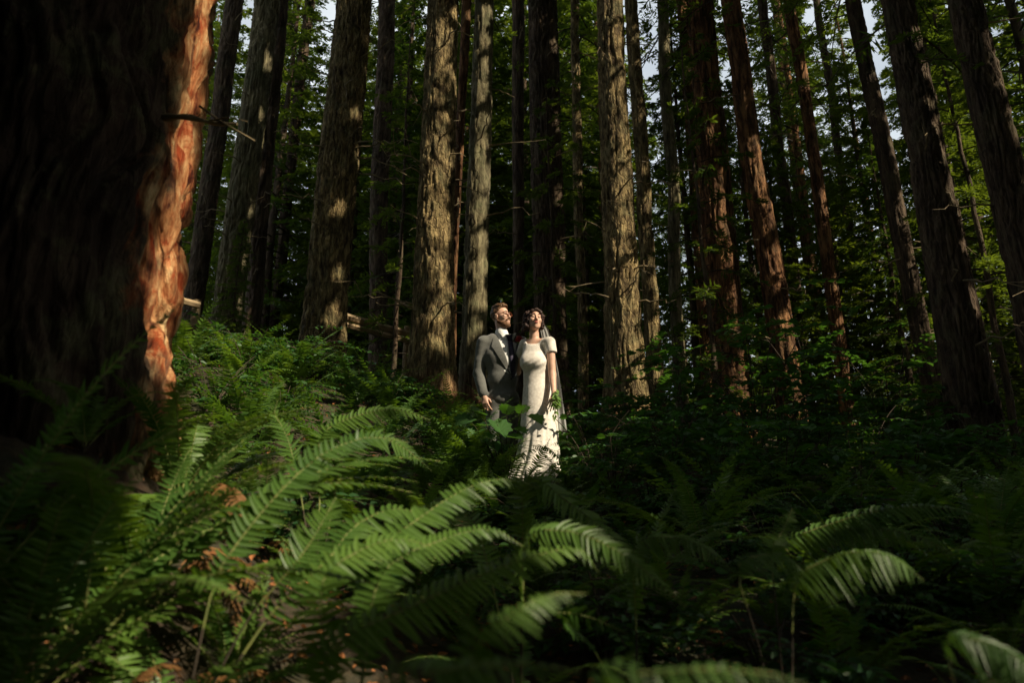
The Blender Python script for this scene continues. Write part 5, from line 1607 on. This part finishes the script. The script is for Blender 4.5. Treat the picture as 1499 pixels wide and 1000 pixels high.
for s in (-1, 1): G.tube(np.array([HB.p(.098, s * .013, .032), HB.p(.093, s * .032, .040), HB.p(.077, s * .051, .033)]), [.0032, .0038, .002], 5)
V, Fc = G.arrays(); part('eyebrows', V, Fc, M['dark_hair'], bride)
G = Geo()
for u, r_ in ((-.0635, .0052), (-.0755, .0062)): G.tube(np.array([HB.p(.094, -.023, -.069), HB.p(.1035, -.010, u), HB.p(.1045, 0, u - .001), HB.p(.1035, .010, u), HB.p(.094, .023, -.069)]), np.array([.0015, r_, r_, r_, .0015]), 6)
V, Fc = G.arrays(); part('lips', V, Fc, M['lip'], bride)
# curly hair, parted, gathered low at the back and loose at the viewer's right
Fh = Field(HB.c - .2, HB.c + .2, .004)
HB.e(Fh, (-.025, 0, .042), (.108, .090, .102), .01)
HB.e(Fh, (-.045, .02, -.03), (.085, .085, .085), .03)
rr = np.random.default_rng(12)
for k in range(150):
    a = rr.uniform(0, 6.28); e = rr.uniform(-.9, 1.35)
    d = np.array([math.cos(e) * math.cos(a), math.cos(e) * math.sin(a), math.sin(e)])
    p = np.array([-.022, 0.004, .025]) + d * [.108, .094, .102]
    if p[0] > .03 or p[2] > .095: continue
    if p[2] < -.06 and p[0] > .0: continue
    HB.e(Fh, tuple(p), (rr.uniform(.013, .022),) * 3, .008)
for k in range(80):        # fuller on the viewer's right
    p = np.array([rr.uniform(-.09, .03), rr.uniform(.074, .114), rr.uniform(-.11, .08)])
    HB.e(Fh, tuple(p), (rr.uniform(.012, .021),) * 3, .008)
for k in range(40):
    p = np.array([rr.uniform(-.08, .035), -rr.uniform(.072, .102), rr.uniform(-.08, .07)])
    HB.e(Fh, tuple(p), (rr.uniform(.010, .016),) * 3, .008)
for s, lo in ((1, -.10), (-1, -.085)):   # loose strands framing the face
    HB.k(Fh, (.078, s * .050, .075), (.035, s * .078, .0), .015, .014, .012); HB.k(Fh, (.035, s * .078, .0), (.03, s * .080, lo), .013, .007, .01)
HB.k(Fh, (.083, 0, .098), (.078, .055, .072), .016, .014, .012); HB.k(Fh, (.083, 0, .098), (.078, -.052, .072), .016, .014, .012)
def hb(P):
    L = HB.loc(P)
    f, r, u = L[..., 0], L[..., 1], L[..., 2]
    face = np.sqrt(((f - .09) / .075) ** 2 + (r / .064) ** 2 + ((u + .03) / .108) ** 2)
    neck = np.sqrt((r / .055) ** 2 + ((f - .03) / .06) ** 2 + ((u + .15) / .07) ** 2)
    return np.maximum((1 - face) * .06, (1 - neck) * .05) * HB.s
Fh.cut(hb)
V, Q = Fh.mesh()
L = HB.loc(V)
V = V + unit(V - HB.p(-.02, 0, .02)) * ((fbm(L * 75, 3, 15) - .5) * .016)[:, None]
part('hair', V, Q, M['dark_hair'], bride)
# dress: fitted bodice with cap sleeves, sheath skirt that widens to a small train
F = Field(b_(728, 716, -.45) - [0, 0, .15], b_(840, 486, .45), .006)
F.ell(b_(783, 521, .02), (.128, .100, .165), .04)
F.ell(b_(773, 531, -.040), (.082, .078, .085), .07); F.ell(b_(788, 531, -.060), (.082, .076, .085), .07)
F.ell(b_(785, 553, .02), (.114, .098, .12), .06)
F.cap(b_(770, 504, .07), b_(803, 501.5, -.05), .047, .050, .03)
F.cap(b_(804.5, 501.5, -.055), b_(807.5, 517, -.068), .058, .054, .03)
F.cap(b_(768, 504.5, .085), b_(763, 518, .13), .056, .052, .03)
F.cut(lambda P: -(P - b_(807.5, 516.5, -.068)) @ unit(bs - be) * np.where((P[..., 0] > b_(800, 520)[0]) & (P[..., 2] > b_(800, 532)[2]), 1, 0) - np.where((P[..., 0] > b_(800, 520)[0]) & (P[..., 2] > b_(800, 532)[2]), 0, 1))
prof = np.array([[545, 768.5, 801.5, .098, .02], [556, 767.5, 803, .105, .02], [570, 765.5, 810, .125, .02], [585, 764.5, 814, .14, .02], [605, 763, 815.5, .15, .01], [630, 761, 817, .16, .0], [655, 757, 818.5, .18, .0], [675, 752, 818, .20, .0], [690, 745, 819, .235, .0], [704, 738, 820, .27, -.01], [716, 733, 820, .29, -.01]])
zz = np.array([b_(0, p[0])[2] for p in prof])[::-1]
xl = np.array([b_(p[1], p[0])[0] for p in prof])[::-1]; xr = np.array([b_(p[2], p[0])[0] for p in prof])[::-1]
ry = prof[::-1, 3]; yc = YB + prof[::-1, 4]
sl, P = F.box(F.lo, F.lo + F.n * F.h)
z = P[..., 2]
cx = np.interp(z, zz, (xl + xr) / 2); rx = np.interp(z, zz, (xr - xl) / 2); rY = np.interp(z, zz, ry); cY = np.interp(z, zz, yc)
th = np.arctan2(P[..., 1] - cY, P[..., 0] - cx)
low = np.clip((zz[-2] - .25 - z) / .9, 0, 1)
fold = 1 + low * (0.06 * np.sin(7 * th + 2.2 * low) + .035 * np.sin(13 * th - 1.5 * low + 1) + .018 * np.sin(22 * th))
q = np.sqrt(((P[..., 0] - cx) / rx) ** 2 + ((P[..., 1] - cY) / rY) ** 2)
d = (q / fold - 1) * np.minimum(rx, rY)
d = np.maximum(d, z - zz[-1])
d = np.maximum(d, (zf - .02) - z)
F.merge(sl, d, .05)
F.cap(b_(781, 493, -.02), b_(784, 478, -.02), .092, .12, .006, 'sub')
V, Q = F.mesh(); V = smooth_mesh(V, Q, 2)
# soft pleats drawn diagonally across the bodice
t = (V[:, 0] - b_(785, 535)[0]) * .75 - (V[:, 2] - b_(785, 535)[2]) * 1.0
wgt = np.exp(-((V[:, 2] - b_(785, 537)[2]) / .085) ** 2) * (V[:, 1] < YB)
V[:, 1] += wgt * .0045 * np.sin(t * 95)
V = V + (fbm(V * [7, 7, 4], 2, 6) - .5)[:, None] * .007 * np.array([1, 1, 0])
part('dress', V, Q, M['lace'], bride)
# veil falling from the back of the hair
rows, cols = 26, 14
VV = []
for i in range(rows):
    t = i / (rows - 1)
    py = 476 + (642 - 476) * t
    xl_, xr_ = 789 + 20 * t ** .7, 798 + 34 * t ** .62
    for j in range(cols):
        u = j / (cols - 1)
        VV.append(b_(xl_ + (xr_ - xl_) * u, py + 6 * math.sin(u * 7) * t, .12 + .10 * t + .022 * math.sin(u * 17 + t * 3) * (t ** .6) + .06 * u * t))
part('veil', np.array(VV), grid_quads(rows, cols, False), M['veil'], bride)
# trailing pale greenery held at the wrist
Ls = Geo(); rr = np.random.default_rng(3); G = Geo()
for k in range(7):
    a = bw + np.array([rr.uniform(.0, .03), -.03, rr.uniform(-.01, .05)])
    e = b_(rr.uniform(808, 817), rr.uniform(596, 616), rr.uniform(-.30, -.2))
    P = spline([a, (a + e) / 2 + [rr.uniform(.0, .035), -.02, .01], e], 9)
    G.tube(P, .0018, 3)
    n = 8; tt = rr.uniform(.05, 1, n)
    pb = np.stack([np.interp(tt, np.linspace(0, 1, 9), P[:, q]) for q in range(3)], 1)
    add_leaves(Ls, pb, unit(rr.normal(0, .6, (n, 3)) + [0.1, -.2, -.5]), unit(np.array([.3, -.9, .5]) + rr.normal(0, .3, (n, 3))), rr.uniform(.035, .065, n), leaf_outline('oval'))
V, Fc = Ls.arrays(); V2, F2 = G.arrays()
nT = len(Fc[0])
o = link('greenery_bouquet', mesh_data('greenery_bouquet', np.concatenate([V, V2]), [Fc[0]] + [f + len(V) for f in F2], (([M['pale_leaf'], M['rachis']]), np.concatenate([np.zeros(nT, int), np.ones(sum(len(f) for f in F2), int)]))))
tag(o, "trailing pale green leaves hanging at the bride's wrist", 'bouquet')
